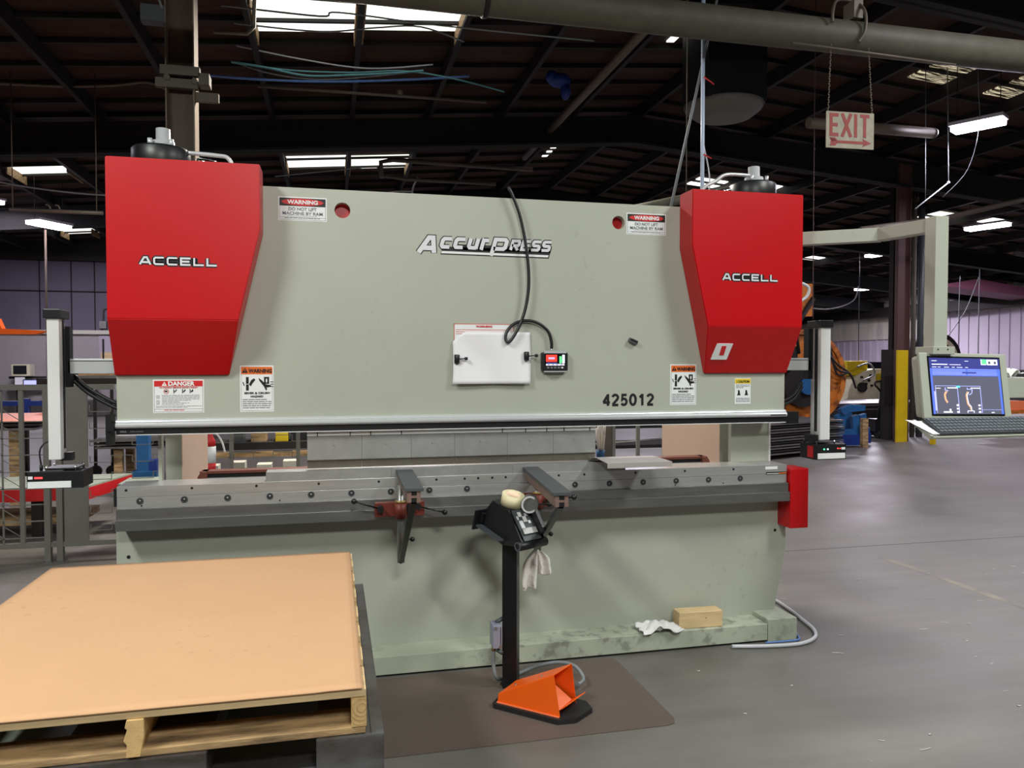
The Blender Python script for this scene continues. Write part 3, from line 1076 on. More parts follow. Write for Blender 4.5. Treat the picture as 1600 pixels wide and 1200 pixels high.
def make_cover(xo, xi, xs, xb, xob, lab):
    """xo outer edge, xi inner edge, xs inner edge at the fold line, xb and xob the foot corners"""
    g = mb('red')
    yf, yb = 3.90, RY
    F = [(xo, yf, 2.575), (xi, yf, 2.575), (xi, yf, 2.268), (xs, yf, 1.825), (xo, yf, 1.825)]
    t = bmesh.new()
    f = [t.verts.new(p) for p in F]
    bk = [t.verts.new((p[0], yb, p[2])) for p in F]
    lowf = [t.verts.new((xb, RY - .018, 1.560)), t.verts.new((xob, RY - .018, 1.560))]
    lowb = [t.verts.new((xb, yb, 1.560)), t.verts.new((xob, yb, 1.560))]
    t.faces.new(f)
    t.faces.new((f[0], f[1], bk[1], bk[0]))
    t.faces.new((f[1], f[2], bk[2], bk[1]))
    t.faces.new((f[2], f[3], bk[3], bk[2]))
    t.faces.new((f[4], f[0], bk[0], bk[4]))
    t.faces.new((f[3], f[4], lowf[1], lowf[0]))
    t.faces.new((f[3], lowf[0], lowb[0], bk[3]))
    t.faces.new((f[4], bk[4], lowb[1], lowf[1]))
    t.faces.new((lowf[0], lowf[1], lowb[1], lowb[0]))
    t.faces.new((bk[0], bk[1], bk[2], bk[3], bk[4]))
    t.faces.new((bk[4], bk[3], lowb[0], lowb[1]))
    bmesh.ops.recalc_face_normals(t, faces=t.faces)
    bmesh.ops.bevel(t, geom=list(t.edges), offset=.004, segments=2, affect='EDGES')
    g.merge(t)
    o = g.build('cylinder_cover', parent=PB)
    o['label'] = lab
    return o


cl = make_cover(-1.013, -.331, -.435, -.498, -1.020, 'red folded cylinder cover at the fence end')
cr = make_cover(2.618, 1.932, 2.029, 2.083, 2.612, 'red folded cylinder cover at the pendant end')
for (x0, par) in ((-.875, cl), (2.112, cr)):
    g = MB()
    g.use('ink')
    letters(g, 'ACCELL', x0 + .006, 2.080, .036, .046, .0125, .0200, 3.9, .0010)
    g.box(x0 + .06, x0 + .26, 3.8990, 3.9, 2.080, 2.114)
    g.use('silver')
    letters(g, 'ACCELL', x0 + .006, 2.080, .036, .046, .0125, .0085, 3.9, .0022)
    g.build('lettering', parent=par)
m = Matrix.Translation((2.155, 3.9740, 1.685)) @ Matrix.Rotation(R(26.5), 4, 'X')
g = MB()
g.use('white').prism([(-.058, -.050), (.040, -.050), (.056, .050), (-.042, .050)], 'Y', -.004, .001)
g.use('redink').prism([(-.014, -.022), (.014, -.022), (.018, .036), (-.010, .036)], 'Y', -.006, 0)
for v in g.bm.verts:
    v.co = m @ v.co
g.build('sticker', parent=cr)['label'] = 'white sticker with a small red oblong'

# cylinders standing out of the top
for (xc, s) in ((-.840, 1), (2.50, -1)):
    mb('black').lathe((xc, 4.25, 2.50), (0, 0, 1), [(.135, 0), (.14, .14), (.14, .195), (.132, .205)], n=36).build('cylinder', parent=PB)
    mb('alu').lathe((xc + .01, 4.25, 2.70), (0, 0, 1), [(.075, 0), (.075, .022), (.055, .026), (.055, .045), (.034, .05), (.034, .11), (.028, .112)], n=24).cyl(
        (xc - .04, 4.19, 2.71), (xc - .04, 4.19, 2.745), .012, n=6).cyl((xc + .06, 4.19, 2.71), (xc + .06, 4.19, 2.745), .012, n=6).build('valve_cap', parent=PB)
    if s == 1:
        p = [(xc + .13, 4.22, 2.69), (xc + .27, 4.22, 2.685), (xc + .33, 4.22, 2.67), (xc + .36, 4.22, 2.58), (xc + .36, 4.22, 2.50)]
    else:
        p = [(xc - .05, 4.2, 2.745), (xc - .20, 4.2, 2.742), (xc - .27, 4.2, 2.70), (xc - .36, 4.2, 2.64), (xc - .37, 4.2, 2.50)]
    mb('alu').tube(p, .011).build('hydraulic_tube', parent=PB)
    q = mb('chrome').cyl((xc + s * .18, 4.2, 2.645), (xc + s * .27, 4.2, 2.63), .022, n=12)
    q.lathe((xc + s * .30, 4.2, 2.56), (0, 0, 1), [(.05, 0), (.05, .06), (.03, .075)], n=20)
    q.build('hydraulic_fitting', parent=PB)

# lower beam, ledge and the bed with its die rail
pan = [(-1.045, .02), (2.585, .02), (2.585, .11), (2.60, .13), (2.672, .50), (2.672, .82), (-1.045, .82)]
g = mb('press').prism(pan, 'Y', 4.13, 4.25)
g.use('ink').cyl((-.99, 4.128, .655), (-.99, 4.14, .655), .009, n=10).cyl((2.60, 4.128, .61), (2.60, 4.14, .61), .009, n=10)
lb = g.build('lower_beam', parent=PB)
mb('ledge').box(-.9, 2.452, 3.96, 4.20, .012, .107, bev=.003).build('base_ledge', parent=PB)
mb('ledge').box(2.456, 2.644, 3.96, 4.34, .0, .130, bev=.004).build('foot_block', parent=PB)
mb('dark').box(-.9, 2.45, 3.98, 4.2, 0, .013).build('floor_gap_shadow', parent=PB)  # dark strip standing in for the shadow under the base ledge
g = MB()
g.use('steel').box(-1.015, 2.612, 4.03, 4.22, .969, 1.021, bev=.001)
g.box(-1.015, 2.612, 4.0305, 4.22, .915, .9678, bev=.001)
g.use('black').box(-1.03, -1.016, 4.035, 4.1, .925, 1.01)
g.use('alu_w').box(2.48, 2.55, 4.0285, 4.03, .995, 1.012)
g.use('ink').box(2.476, 2.612, 4.0283, 4.03, .965, .979)
g.use('alu_w').box(2.480, 2.56, 4.0278, 4.03, .968, .972).use('orgink').box(2.56, 2.61, 4.0278, 4.03, .968, .974)
dr = g.build('die_rail', parent=PB)
g = mb('steel_d').box(-1.015, 2.612, 4.012, 4.2, .863, .915, bev=.0015).build('bed_rail', parent=PB)
g = mb('steel_d').box(-1.015, 2.612, 3.995, 4.2, .810, .863, bev=.0015).build('bed_rail', parent=PB)
for i in range(17):
    x = -.912 + .2013 * i
    if i == 9:
        continue
    z = .948
    mb('ink').cyl((x, 4.0285, z), (x, 4.032, z), .0165, n=20).use('dkgrey').ring((x, 4.0286, z), (0, -1, 0), .0145, .011, .001, 20).use('galv').sphere((x, 4.0305, z), .007, (1, .5, 1)).build('socket_screw', parent=dr)
for x in (-.973, -.675, -.372, -.069, .234, .535, .686, .759, .836, .910, 1.209, 1.356, 1.658, 1.959, 2.265, 2.52):
    mb('ink').cyl((x, 4.0290, 1.003), (x, 4.031, 1.003), .0065, n=12).build('pin_hole', parent=dr)
for x in (-.905, -.26, .40, .95, 1.9, 2.2):
    mb('ink').cyl((x, 4.0290, .925), (x, 4.031, .925), .004, n=8).build('pin_hole', parent=dr)
for i, (a, b) in enumerate(((-.327, .30), (.30, .95), (.95, 1.60))):
    mb('punch').prism([(4.036, 1.0212), (4.14, 1.0212), (4.14, 1.068), (4.096, 1.068), (4.088, 1.056), (4.080, 1.068), (4.036, 1.068)], 'X', a + .0005, b - .0005).build('die', parent=PB)
mb('white').box(2.47, 2.55, 4.028, 4.0295, .995, 1.012).build('rating_plate', parent=dr)
mb('red').box(2.618, 2.738, 4.0, 4.16, .645, .998, bev=.006).build('end_box', parent=PB)['label'] = 'red oblong box on the end of the bed'

# side frames seen through the gap, back gauge beam
for (xi, xo, s) in ((-.79, -.87, 1), (2.39, 2.47, -1)):
    g = MB()
    g.use('press').box(min(xi, xo), max(xi, xo), 4.42, 5.30, 0.0, 2.35)
    g.use('peach').box(min(xi, xi + s * .003), max(xi, xi + s * .003), 4.425, 5.29, .3, 2.2)
    g.build('side_frame', parent=PB)
mb('press').box(2.352, 2.610, 4.215, 4.25, .82, 2.45).use('alu_w').box(2.600, 2.612, 4.205, 4.215, 1.02, 1.34).build('frame_cover', parent=PB)
mb('press').box(-.862, -.845, 4.2, 4.25, .82, 1.34).build('guide_strip', parent=PB)
g = MB()
g.use('brown').box(-.70, 2.30, 4.42, 4.50, 1.018, 1.032)
g.use('black').box(-.66, 2.26, 4.43, 4.50, .995, 1.018)
g.use('alu_w').box(-.66, 2.26, 4.405, 4.50, .95, .995)
g.use('ink_g')
for i in range(120):
    g.box(-.65 + .0242 * i, -.648 + .0242 * i, 4.404, 4.406, .976, .986)
gb = g.build('back_gauge_beam', parent=PB)
for (a, s) in ((-.66, -1), (2.26, 1)):
    mb('brown').prism([(a, .94), (a, 1.032), (a + s * .03, 1.032), (a + s * .045, 1.01), (a + s * .07, .94)], 'Y', 4.40, 4.50).build('end_cap', parent=gb)

# optical guard: a post at each end of the ram carrying a laser box
def guard(xa, xb, side, xbox0, xbox1, lab):
    """xa..xb front face of the post; side = +1 when the ram is towards +x"""
    g = mb('alu_w').box(xa, xb, 4.12, 4.20, 1.15, 1.835, bev=.004)
    g.use('alu').box(xa + .006, xb - .006, 4.20, 4.225, 1.15, 1.82)
    if side > 0:
        g.use('black').box(xb, xb + .004, 4.165, 4.185, 1.2, 1.83)
    else:
        g.use('black').box(xa - .004, xa, 4.15, 4.175, 1.2, 1.83)
    p = g.build('guard_post', parent=PB)
    p['label'] = lab
    mb('black').box(xa - .012, xb + .010, 4.108, 4.245, 1.835, 1.880, bev=.004).build('post_cap', parent=p)
    if side > 0:
        mb('black').box(xb + .001, xb + .022, 4.2, 4.25, 1.50, 1.80).build('slide_block', parent=p)
        mb('alu').box(xb + .012, -1.013, 4.20, 4.26, 1.567, 1.640, bev=.002).use('dkgrey').box(xb + .012, -1.013, 4.198, 4.2, 1.628, 1.631).build('guard_arm', parent=p)
        mb('black').box(xb - .02, xb + .035, 4.165, 4.21, 1.14, 1.18).build('clamp', parent=p)
    else:
        mb('black').box(xa - .030, xa - .001, 4.2, 4.25, 1.52, 1.83).build('slide_block', parent=p)
        mb('alu').box(2.62, xa - .012, 4.20, 4.26, 1.575, 1.650, bev=.002).use('dkgrey').box(2.62, xa - .012, 4.198, 4.2, 1.637, 1.640).build('guard_arm', parent=p)
        mb('black').box(xa - .06, xa + .0, 4.135, 4.19, 1.14, 1.18).build('clamp', parent=p)
    return p


gl = guard(-1.338, -1.283, 1, 0, 0, 'pale guard post at the fence end')
gR = guard(2.895, 2.963, -1, 0, 0, 'pale guard post beside the pendant arm')
g = mb('black').box(-1.434, -1.186, 4.12, 4.28, 1.010, 1.094, bev=.003)
g.use('white').box(-1.430, -1.240, 4.117, 4.121, 1.014, 1.046)
g.box(-1.428, -1.408, 4.118, 4.121, 1.058, 1.072)
g.use('led_r').box(-1.400, -1.366, 4.118, 4.121, 1.060, 1.068)
g.use('alu').box(-1.37, -1.28, 4.14, 4.25, 1.094, 1.098)
x = g.build('laser_box', parent=gl)
mb('black').cyl((-1.39, 4.18, 1.09), (-1.39, 4.18, 1.12), .008, n=10).tube([(-1.39, 4.18, 1.115), (-1.395, 4.18, 1.19), (-1.37, 4.19, 1.23), (-1.33, 4.2, 1.235)], .004).build('connector_lead', parent=gl)
g = mb('black').box(-1.36, -1.22, 4.13, 4.27, 1.102, 1.108)
for (a, b) in ((-1.355, 4.14), (-1.225, 4.14), (-1.355, 4.26), (-1.225, 4.26)):
    g.use('chrome').cyl((a, b, 1.094), (a, b, 1.118), .005, n=8)
g.build('adjusting_plate', parent=gl)
g = mb('black').box(2.866, 3.078, 4.12, 4.28, 1.028, 1.122, bev=.003)
g.use('white').box(2.880, 3.070, 4.117, 4.121, 1.034, 1.068)
g.box(3.045, 3.070, 4.118, 4.121, 1.088, 1.102)
g.use('led_g').sphere((2.925, 4.119, 1.092), .005)
g.use('led_c').sphere((2.950, 4.119, 1.092), .005)
g.use('led_r').sphere((3.02, 4.119, 1.095), .004).sphere((3.035, 4.119, 1.095), .003)
g.use('redink').box(2.863, 2.867, 4.145, 4.20, 1.04, 1.11)
g.build('laser_box', parent=gR)
g = mb('black').box(2.875, 3.02, 4.13, 4.27, 1.130, 1.136)
for (a, b) in ((2.885, 4.14), (3.01, 4.14), (2.885, 4.26), (3.01, 4.26)):
    g.use('chrome').cyl((a, b, 1.122), (a, b, 1.146), .005, n=8)
g.build('adjusting_plate', parent=gR)
for dz in (0, .025):
    mb('black').tube([(-1.27, 4.27, 1.56 - dz), (-1.20, 4.28, 1.49 - dz), (-1.09, 4.29, 1.42 - dz), (-1.02, 4.3, 1.395 - dz), (-.9, 4.3, 1.39 - dz)], .010).build('flexible_hose', parent=gl)
    mb('black').tube([(2.87, 4.27, 1.50 - dz), (2.82, 4.28, 1.42 - dz), (2.72, 4.29, 1.37 - dz), (2.62, 4.3, 1.35 - dz), (2.5, 4.3, 1.35 - dz)], .010).build('flexible_hose', parent=gR)
mb('black').box(-1.06, -1.035, 4.03, 4.1, 1.22, 1.37).box(-1.05, -1.02, 4.02, 4.1, 1.29, 1.33).build('end_stop', parent=PB)
mb('black').box(2.612, 2.70, 4.05, 4.1, 1.26, 1.33).build('end_stop', parent=PB)

# swinging arm with the control pendant
pa = MB()
pa.use('press')
A = [Vector((2.60, 4.10)), Vector((3.04, 3.80)), Vector((3.115, 3.46))]
hw = .035


def beam2(g, a, b, z0, z1):
    d = (b - a).normalized()
    n = Vector((-d.y, d.x)) * hw
    g.prism([(a + n)[:], (b + n)[:], (b - n)[:], (a - n)[:]], 'Z', z0, z1, bev=.003)


beam2(pa, A[0], A[1] + (A[1] - A[0]).normalized() * .01, 2.31, 2.385)
beam2(pa, A[1], A[2] + Vector((0, -.01)), 2.312, 2.383)
pa.box(3.058, 3.138, 3.40, 3.475, 1.69, 2.385, bev=.003)
arm = pa.build('pendant_arm', parent=PB)
mb('press').box(3.03, 3.165, 3.375, 3.50, 1.665, 1.705, bev=.003).use('ink').cyl((3.06, 3.373, 1.69), (3.06, 3.376, 1.69), .004, n=8).cyl((3.12, 3.373, 1.69), (3.12, 3.376, 1.69), .004, n=8).build('pivot_flange', parent=arm)
TM = Matrix.Translation((3.235, 3.35, 1.330)) @ Matrix.Rotation(R(-9), 4, 'X') @ Matrix.Rotation(R(1.0), 4, 'Y')
g = MB()
g.use('press').box(-.272, .272, 0, .02, 0, .345, mtx=TM, bev=.006)
g.box(-.255, .262, .02, .085, .01, .335, mtx=TM, bev=.02)
g.use('ink').box(-.222, .222, -.004, 0, .018, .322, mtx=TM)
g.use('scr_blk').box(-.226, .226, -.003, .001, .014, .326, mtx=TM)
mon = g.build('pendant_monitor', parent=PB)
g = MB()


def sc(m, u0, u1, v0, v1, k=0):
    """rectangle on the screen, u and v from 0 to 1 (v up)"""
    g.use(m).box(-.218 + .436 * u0, -.218 + .436 * u1, -.0052 - .0006 * k, -.004, .023 + .294 * v0, .023 + .294 * v1, mtx=TM)


sc('screen', 0, 1, 0, 1)
sc('scr_nav', 0, 1, .80, 1, 1)
sc('scr_blue', 0, 1, .68, .81, 2)
sc('scr_blue', 0, .025, 0, .8, 1)
sc('scr_blue', .97, 1, 0, .8, 1)
for i, (a, b) in enumerate(((.74, .80), (.825, .885), (.90, .965))):
    sc('scr_wht', a - .008, b + .008, .885, .985, 2)
sc('scr_grn', .745, .81, .90, .985, 3)
sc('screen', .838, .872, .905, .95, 3)
sc('screen', .918, .952, .905, .95, 3)
for (a, b, c, d) in ((.03, .25, .875, .89), (.28, .44, .877, .885), (.03, .1, .94, .95), (.5, .55, .945, .953), (.03, .09, .83, .838), (.11, .15, .83, .838), (.2, .27, .83, .838), (.31, .35, .83, .838), (.38, .46, .83, .838), (.5, .54, .83, .838)):
    sc('scr_wht', a, b, c, d, 3)
for c in (.795, .765, .74, .72, .70):
    sc('scr_lil', .03, .5, c, c + .005, 3)
    sc('scr_lil', .53, .95, c, c + .004, 3)
sc('scr_nav', .45, .65, .725, .75, 4)
for (a, b, c, d) in ((.05, .69, .495, .502), (.05, .055, .02, .5), (.36, .366, .02, .5), (.685, .691, .02, .5), (.69, .97, .075, .08), (.03, .05, .06, .4)):
    sc('scr_lil', a, b, c, d, 2)
sc('scr_cyn', .345, .40, .47, .50, 3)
for a in (.36, .67):
    for c in (.02, .08, .14):
        sc('scr_wht', a - .03, a - .003, c, c + .03, 4)
for (a, b, c, d) in ((.22, .36, .455, .47), (.55, .68, .455, .47), (.06, .12, .45, .46), (.14, .26, .022, .045), (.225, .245, .045, .09), (.82, .86, .02, .035)):
    sc('scr_wht', a, b, c, d, 4)


def poly(m, pts, w, k):
    for (a, b), (c, d) in zip(pts, pts[1:]):
        A_, B_ = Vector((-.218 + .436 * a, .023 + .294 * b)), Vector((-.218 + .436 * c, .023 + .294 * d))
        dd = (B_ - A_).normalized()
        n_ = Vector((-dd.y, dd.x)) * w
        g.use(m)
        t = MB().use(m)
        t.prism([(A_ + n_)[:], (B_ + n_)[:], (B_ - n_)[:], (A_ - n_)[:]], 'Y', -.0052 - .0006 * k, -.004)
        mp = {v: g.bm.verts.new(TM @ v.co) for v in t.bm.verts}
        for fc in t.bm.faces:
            g.face([mp[v] for v in fc.verts])


poly('scr_tan', [(.205, .40), (.175, .35), (.18, .26), (.205, .20)], .005, 3)
poly('scr_lil', [(.19, .47), (.185, .42), (.22, .42), (.22, .40)], .0018, 3)
poly('scr_tan', [(.50, .40), (.475, .34), (.485, .18), (.52, .12), (.53, .05)], .0025, 3)
poly('scr_wht', [(.515, .39), (.49, .33), (.50, .19), (.535, .13), (.54, .06)], .0014, 3)
poly('scr_lil', [(.50, .47), (.50, .44), (.57, .44), (.56, .37), (.52, .34)], .0018, 3)
poly('scr_wht', [(.48, .02), (.48, .055), (.57, .055), (.57, .02)], .0014, 3)
g.build('screen', parent=mon)
TT = Matrix.Translation((3.225, 3.215, 1.252)) @ Matrix.Rotation(R(30), 4, 'X')
g = MB()
g.use('press').box(-.345, .44, 0, .145, -.014, 0, mtx=TT, bev=.004)
g.box(-.345, -.330, .0, .145, 0, .008, mtx=TT)
g.build('keyboard_tray', parent=mon)
kb = thing('keyboard', 'dark grey computer keyboard lying on the tray under the pendant screen', 'keyboard', (3.25, 3.25, 1.28))
mb('dkgrey').box(-.29, .40, .008, .140, .001, .018, mtx=TT, bev=.003).build('case', parent=kb)
for r_ in range(5):
    g = mb('keys')
    for c_ in range(28):
        g.box(-.283 + .0243 * c_, -.283 + .0243 * c_ + .020, .014 + .025 * r_, .014 + .025 * r_ + .020, .018, .023, mtx=TT)
    g.build('key_row', parent=kb)
o = mb('paper').prism([(-.400, .135), (-.322, .120), (-.294, .005), (-.335, .008)], 'Z', .0135, .0147)
for v in o.bm.verts:
    v.co = TT @ v.co
tag(o.build('paper_note'), 'small white paper note sticking out past the end of the keyboard', 'paper')
#@@END_MACHINE
#@@FOREGROUND
# ------------------------------------------------------------------ on and round the press
def notice_paper():
    t = thing('paper_sheet', 'large white drawing sheet held on the ram by two black magnets', 'paper', (.83, 4.04, 1.64))

    def f(u, v):
        x = .622 + .426 * u
        z = 1.508 + .278 * v
        if u < .16 and v > .82:
            z -= (.16 - u) * .35 * (v - .82) / .18
        y = RY - .010 - .016 * (1 - v) ** 2 - .010 * math.sin(u * 3.1) * v - .004 * math.sin(u * 9 + v * 4)
        return (x + .006 * math.sin(v * 3), y, z)
    g = mb('paper').cloth(f, 24, 16, -.0006)
    g.build('sheet', parent=t)
    for i in range(4):
        g = mb('ink_g')
    return t


notice_paper()
for i, (x, z, dx, lab) in enumerate(((.647, 1.640, .05, 'black magnet with a short lever at the near-fence edge of the white paper'), (1.028, 1.657, .055, 'black magnet with a short lever at the paper edge nearest the small display'))):
    t = thing('magnet', lab, 'magnet', (x, RY - .03, z), 'magnets holding the paper')
    mb('black').lathe((x, RY - .022, z - .024), (0, 0, 1), [(.012, 0), (.0145, .004), (.0145, .044), (.012, .048)], n=18).build('body', parent=t)
    mb('black').cyl((x + .008, RY - .024, z), (x + dx - .006, RY - .034, z + .003), .003).cyl((x + dx - .01, RY - .036, z + .002), (x + dx + .004, RY - .034, z + .003), .0085).build('lever', parent=t)
t = thing('laser_display', 'small black display with red and green screen fixed to the ram', 'display', (1.186, RY - .02, 1.63))
g = mb('black').box(1.112, 1.260, RY - .034, RY - .001, 1.576, 1.678, bev=.008)
g.use('alu').box(1.124, 1.248, RY - .037, RY - .02, 1.672, 1.686).box(1.124, 1.248, RY - .037, RY - .02, 1.570, 1.576)
g.build('housing', parent=t)
g = mb('scr_blk').box(1.128, 1.244, RY - .0355, RY - .033, 1.604, 1.668)
g.use('scr_red').box(1.134, 1.196, RY - .0362, RY - .033, 1.626, 1.664)
g.use('scr_lil').box(1.148, 1.182, RY - .0368, RY - .033, 1.640, 1.650)
g.use('scr_wht').box(1.134, 1.238, RY - .0362, RY - .033, 1.606, 1.614).box(1.226, 1.240, RY - .0362, RY - .033, 1.618, 1.664)
g.use('scr_grn').box(1.210, 1.222, RY - .0366, RY - .033, 1.618, 1.656).box(1.222, 1.232, RY - .0366, RY - .033, 1.630, 1.636)
g.use('scr_nav').box(1.138, 1.196, RY - .0362, RY - .033, 1.616, 1.622)
for i in range(4):
    g.use('scr_nav').box(1.142 + .024 * i, 1.156 + .024 * i, RY - .0368, RY - .033, 1.608, 1.612)
g.build('screen', parent=t)
for i in range(5):
    mb('ink_g' if i < 4 else 'white').box(1.140 + .020 * i, 1.152 + .020 * i, RY - .0362, RY - .033, 1.590, 1.598).build('button', parent=t)
mb('chrome').cyl((1.170, RY - .02, 1.684), (1.170, RY - .02, 1.700), .006).build('cable_gland', parent=t)
tag(mb('black').tube([(.925, RY - .03, 2.56), (.940, RY - .035, 2.53), (.985, RY - .035, 2.42), (1.018, RY - .035, 2.27), (1.036, RY - .035, 2.12), (1.034, RY - .035, 2.00), (1.012, RY - .035, 1.89), (.975, RY - .035, 1.80),
                         (.932, RY - .035, 1.735), (.912, RY - .03, 1.742), (.917, RY - .024, 1.785), (.955, RY - .02, 1.828), (1.02, RY - .018, 1.849), (1.09, RY - .018, 1.838), (1.148, RY - .018, 1.795), (1.168, RY - .02, 1.74), (1.170, RY - .02, 1.698)], .0085).build('display_cable', loc=(1.17, RY, 1.7)),
    'black cable looping over the ram top down to the small display', 'cable')
m_ = Matrix.Translation((1.648, RY - .012, 1.741)) @ Matrix.Rotation(R(22), 4, 'Y')
g = mb('dkgrey').box(-.026, .026, -.012, .011, -.012, .012, mtx=m_, bev=.003).use('black').box(-.022, .022, -.014, -.012, -.002, .009, mtx=m_)
tag(g.build('magnet_block'), 'little dark grey magnet block stuck on the bare middle of the ram', 'magnet')

# sheet support arms clamped to the bed
def support_arm(lab, xc, y_near, y_far, rot, zt, rod_x, lever_spec, brk, low):
    t = thing('sheet_support', lab, 'support arm', (xc, 3.97, .9), 'sheet support arms on the bed')
    Mx = Matrix.Translation((xc, 3.93, zt)) @ Matrix.Rotation(rot, 4, 'Z')
    a, b = y_near - 3.93, y_far - 3.93
    mb('dkgrey').box(-.043, .043, a, b, -.016, 0, mtx=Mx, bev=.002).build('pad', parent=t)
    g = mb('profile').box(-.030, -.012, a + .006, b, -.066, -.016, mtx=Mx)
    g.box(.012, .030, a + .006, b, -.066, -.016, mtx=Mx)
    g.box(-.012, .012, a + .006, b, -.046, -.036, mtx=Mx)
    g.use('ink').box(-.012, .012, a + .010, b, -.036, -.016, mtx=Mx).box(-.012, .012, a + .010, b, -.066, -.046, mtx=Mx)
    g.build('arm_profile', parent=t)
    mb('galv').cyl((rod_x, 3.93, low[1]), (rod_x, 3.93, zt - .06), .019, n=20).build('post', parent=t)
    mb('brass').cyl((rod_x, 3.93, brk[2] + .001), (rod_x, 3.93, brk[2] + .014), .028, n=20).build('collar', parent=t)
    g = mb('brick').box(brk[0], brk[1], 3.955, 3.994, brk[3], brk[2], bev=.003)
    g.cyl((rod_x, 3.93, brk[3] - .004), (rod_x, 3.93, brk[2]), .032, n=20)
    g.build('clamp_bracket', parent=t)
    near = Mx @ Vector((0, a + .03, -.066))
    lo = Vector((low[0], 3.90, low[1] + .02))
    g = mb('black_p')
    d = (lo - near).normalized()
    sd = Vector((1, 0, 0))
    up = d.cross(sd).normalized()
    q = []
    for p in (near, lo):
        q.append([g.bm.verts.new(p + sd * sx * .012 + up * sy * .012) for sx, sy in ((-1, -1), (1, -1), (1, 1), (-1, 1))])
    for i in range(4):
        j = (i + 1) % 4
        g.face((q[0][i], q[0][j], q[1][j], q[1][i]))
    g.face(q[0])
    g.face(q[1])
    g.cyl(lo, lo + d * .03, .008, n=8)
    g.build('brace', parent=t)
    mid = near.lerp(lo, .62)
    mb('black').cyl(mid, mid + Vector((.03, -.005, 0)), .004, n=8).sphere(mid + Vector((.032, -.005, 0)), .012).build('brace_knob', parent=t)
    for (p0, p1) in lever_spec:
        mb('black').cyl((p0[0], 3.955, p0[1]), (p0[0], 3.915, p0[1]), .017, n=18).use('black_p').cyl((p0[0], 3.93, p0[1]), (p1[0], p1[2] if len(p1) > 2 else 3.9, p1[1]), .0042, n=8).use('black').sphere((p1[0], p1[2] if len(p1) > 2 else 3.9, p1[1]), .0145).build('clamp_lever', parent=t)
    return t


support_arm('sheet support arm clamped to the bed below the punches, ball levers spread wide', .363, 3.42, 4.04, R(-1), 1.062, .338,
            [((.235, .878), (.104, .928)), ((.425, .884), (.560, .853)), ((.375, .88), (.39, .87, 3.92))], (.210, .462, .905, .832), (.338, .60))
support_arm('sheet support arm clamped to the bed behind the black pedestal', 1.040, 3.20, 4.04, R(-5.0), 1.055, 1.062,
            [((1.02, .872), (1.075, .900, 3.75)), ((1.13, .890), (1.165, .955, 3.62)), ((1.085, .88), (1.118, .922, 3.62))], (.925, 1.185, .922, .850), (1.045, .62))

# folded sheet metal part lying on the die
g = mb('alu_w')
m_ = Matrix.Translation((1.56, 3.9, 1.10)) @ Matrix.Rotation(R(1), 4, 'Z')
g.box(-.16, .20, .05, .19, 0, .0025, mtx=m_)
g.prism([(-.16, .05), (.20, .05), (.22, -.12), (-.13, -.12)], 'Z', 1.085, 1.0875)
for v in g.bm.verts:
    pass
g.bm.clear()
g.use('part')
pr = [(4.13, 1.0715), (4.06, 1.088), (3.99, 1.102), (3.93, 1.104), (3.74, 1.100), (3.74, 1.074), (3.742, 1.074), (3.742, 1.0975), (3.93, 1.1015), (3.99, 1.0995), (4.06, 1.0855), (4.13, 1.0690)]
va = [g.bm.verts.new((1.400 - (4.0 - p[0]) * .06, p[0], p[1])) for p in pr]
vb = [g.bm.verts.new((1.735 + (4.1 - p[0]) * .03, p[0], p[1])) for p in pr]
n_ = len(pr)
g.face(va)
g.face(list(reversed(vb)))
for i in range(n_):
    g.face((va[i], vb[i], vb[(i + 1) % n_], va[(i + 1) % n_]))
o = g.build('folded_sheet', loc=(1.56, 3.95, 1.06))
o.rotation_euler = (0, 0, 0)
tag(o, 'folded pale sheet metal part lying across the die and bed', 'sheet metal')

# pine block and white rag on the ledge
g = mb('wood').box(-.132, .132, -.045, .045, 0, .092, bev=.004)
g.use('wood_d').cyl((.03, -.046, .055), (.03, -.04, .055), .005, n=10)
o = g.build('wood_block', loc=(0, 0, 0))
o.location = (2.045, 4.03, .108)
o.rotation_euler = (0, 0, R(-2))
tag(o, 'squared pine block sitting on the base ledge of the press', 'wood block')


def crumple(name, m, cx, cy, cz, w, d, h, seed, lab, cat):
    def f(u, v):
        p = Vector((u * 3 + seed, v * 3, seed * 1.7))
        n1 = noise.noise(p)
        n2 = noise.noise(p * 2.3)
        e = 1 - .10 * abs(noise.noise(Vector((u * 4, seed, v * 4))))
        x = (u - .5) * w * e + .010 * n2
        y = (v - .5) * d * e + .012 * n1
        z = h * (.35 + .6 * n1 + .35 * n2) * (1 - .5 * (2 * u - 1) ** 2) + .003
        return (x, y, max(.0015, z))
    g = mb(m).grid(f, 30, 20)
    for v in g.bm.verts:
        v.co.z += 0
    o = g.build(name, loc=(0, 0, 0))
    o.location = (cx, cy, cz)
    md = o.modifiers.new('thickness', 'SOLIDIFY')
    md.thickness = .003
    md.offset = 1
    return tag(o, lab, cat)


crumple('cotton_rag', 'rag', 1.795, 4.005, .109, .25, .15, .055, 3.1, 'crumpled white rag lying on the base ledge against the pine block', 'rag')


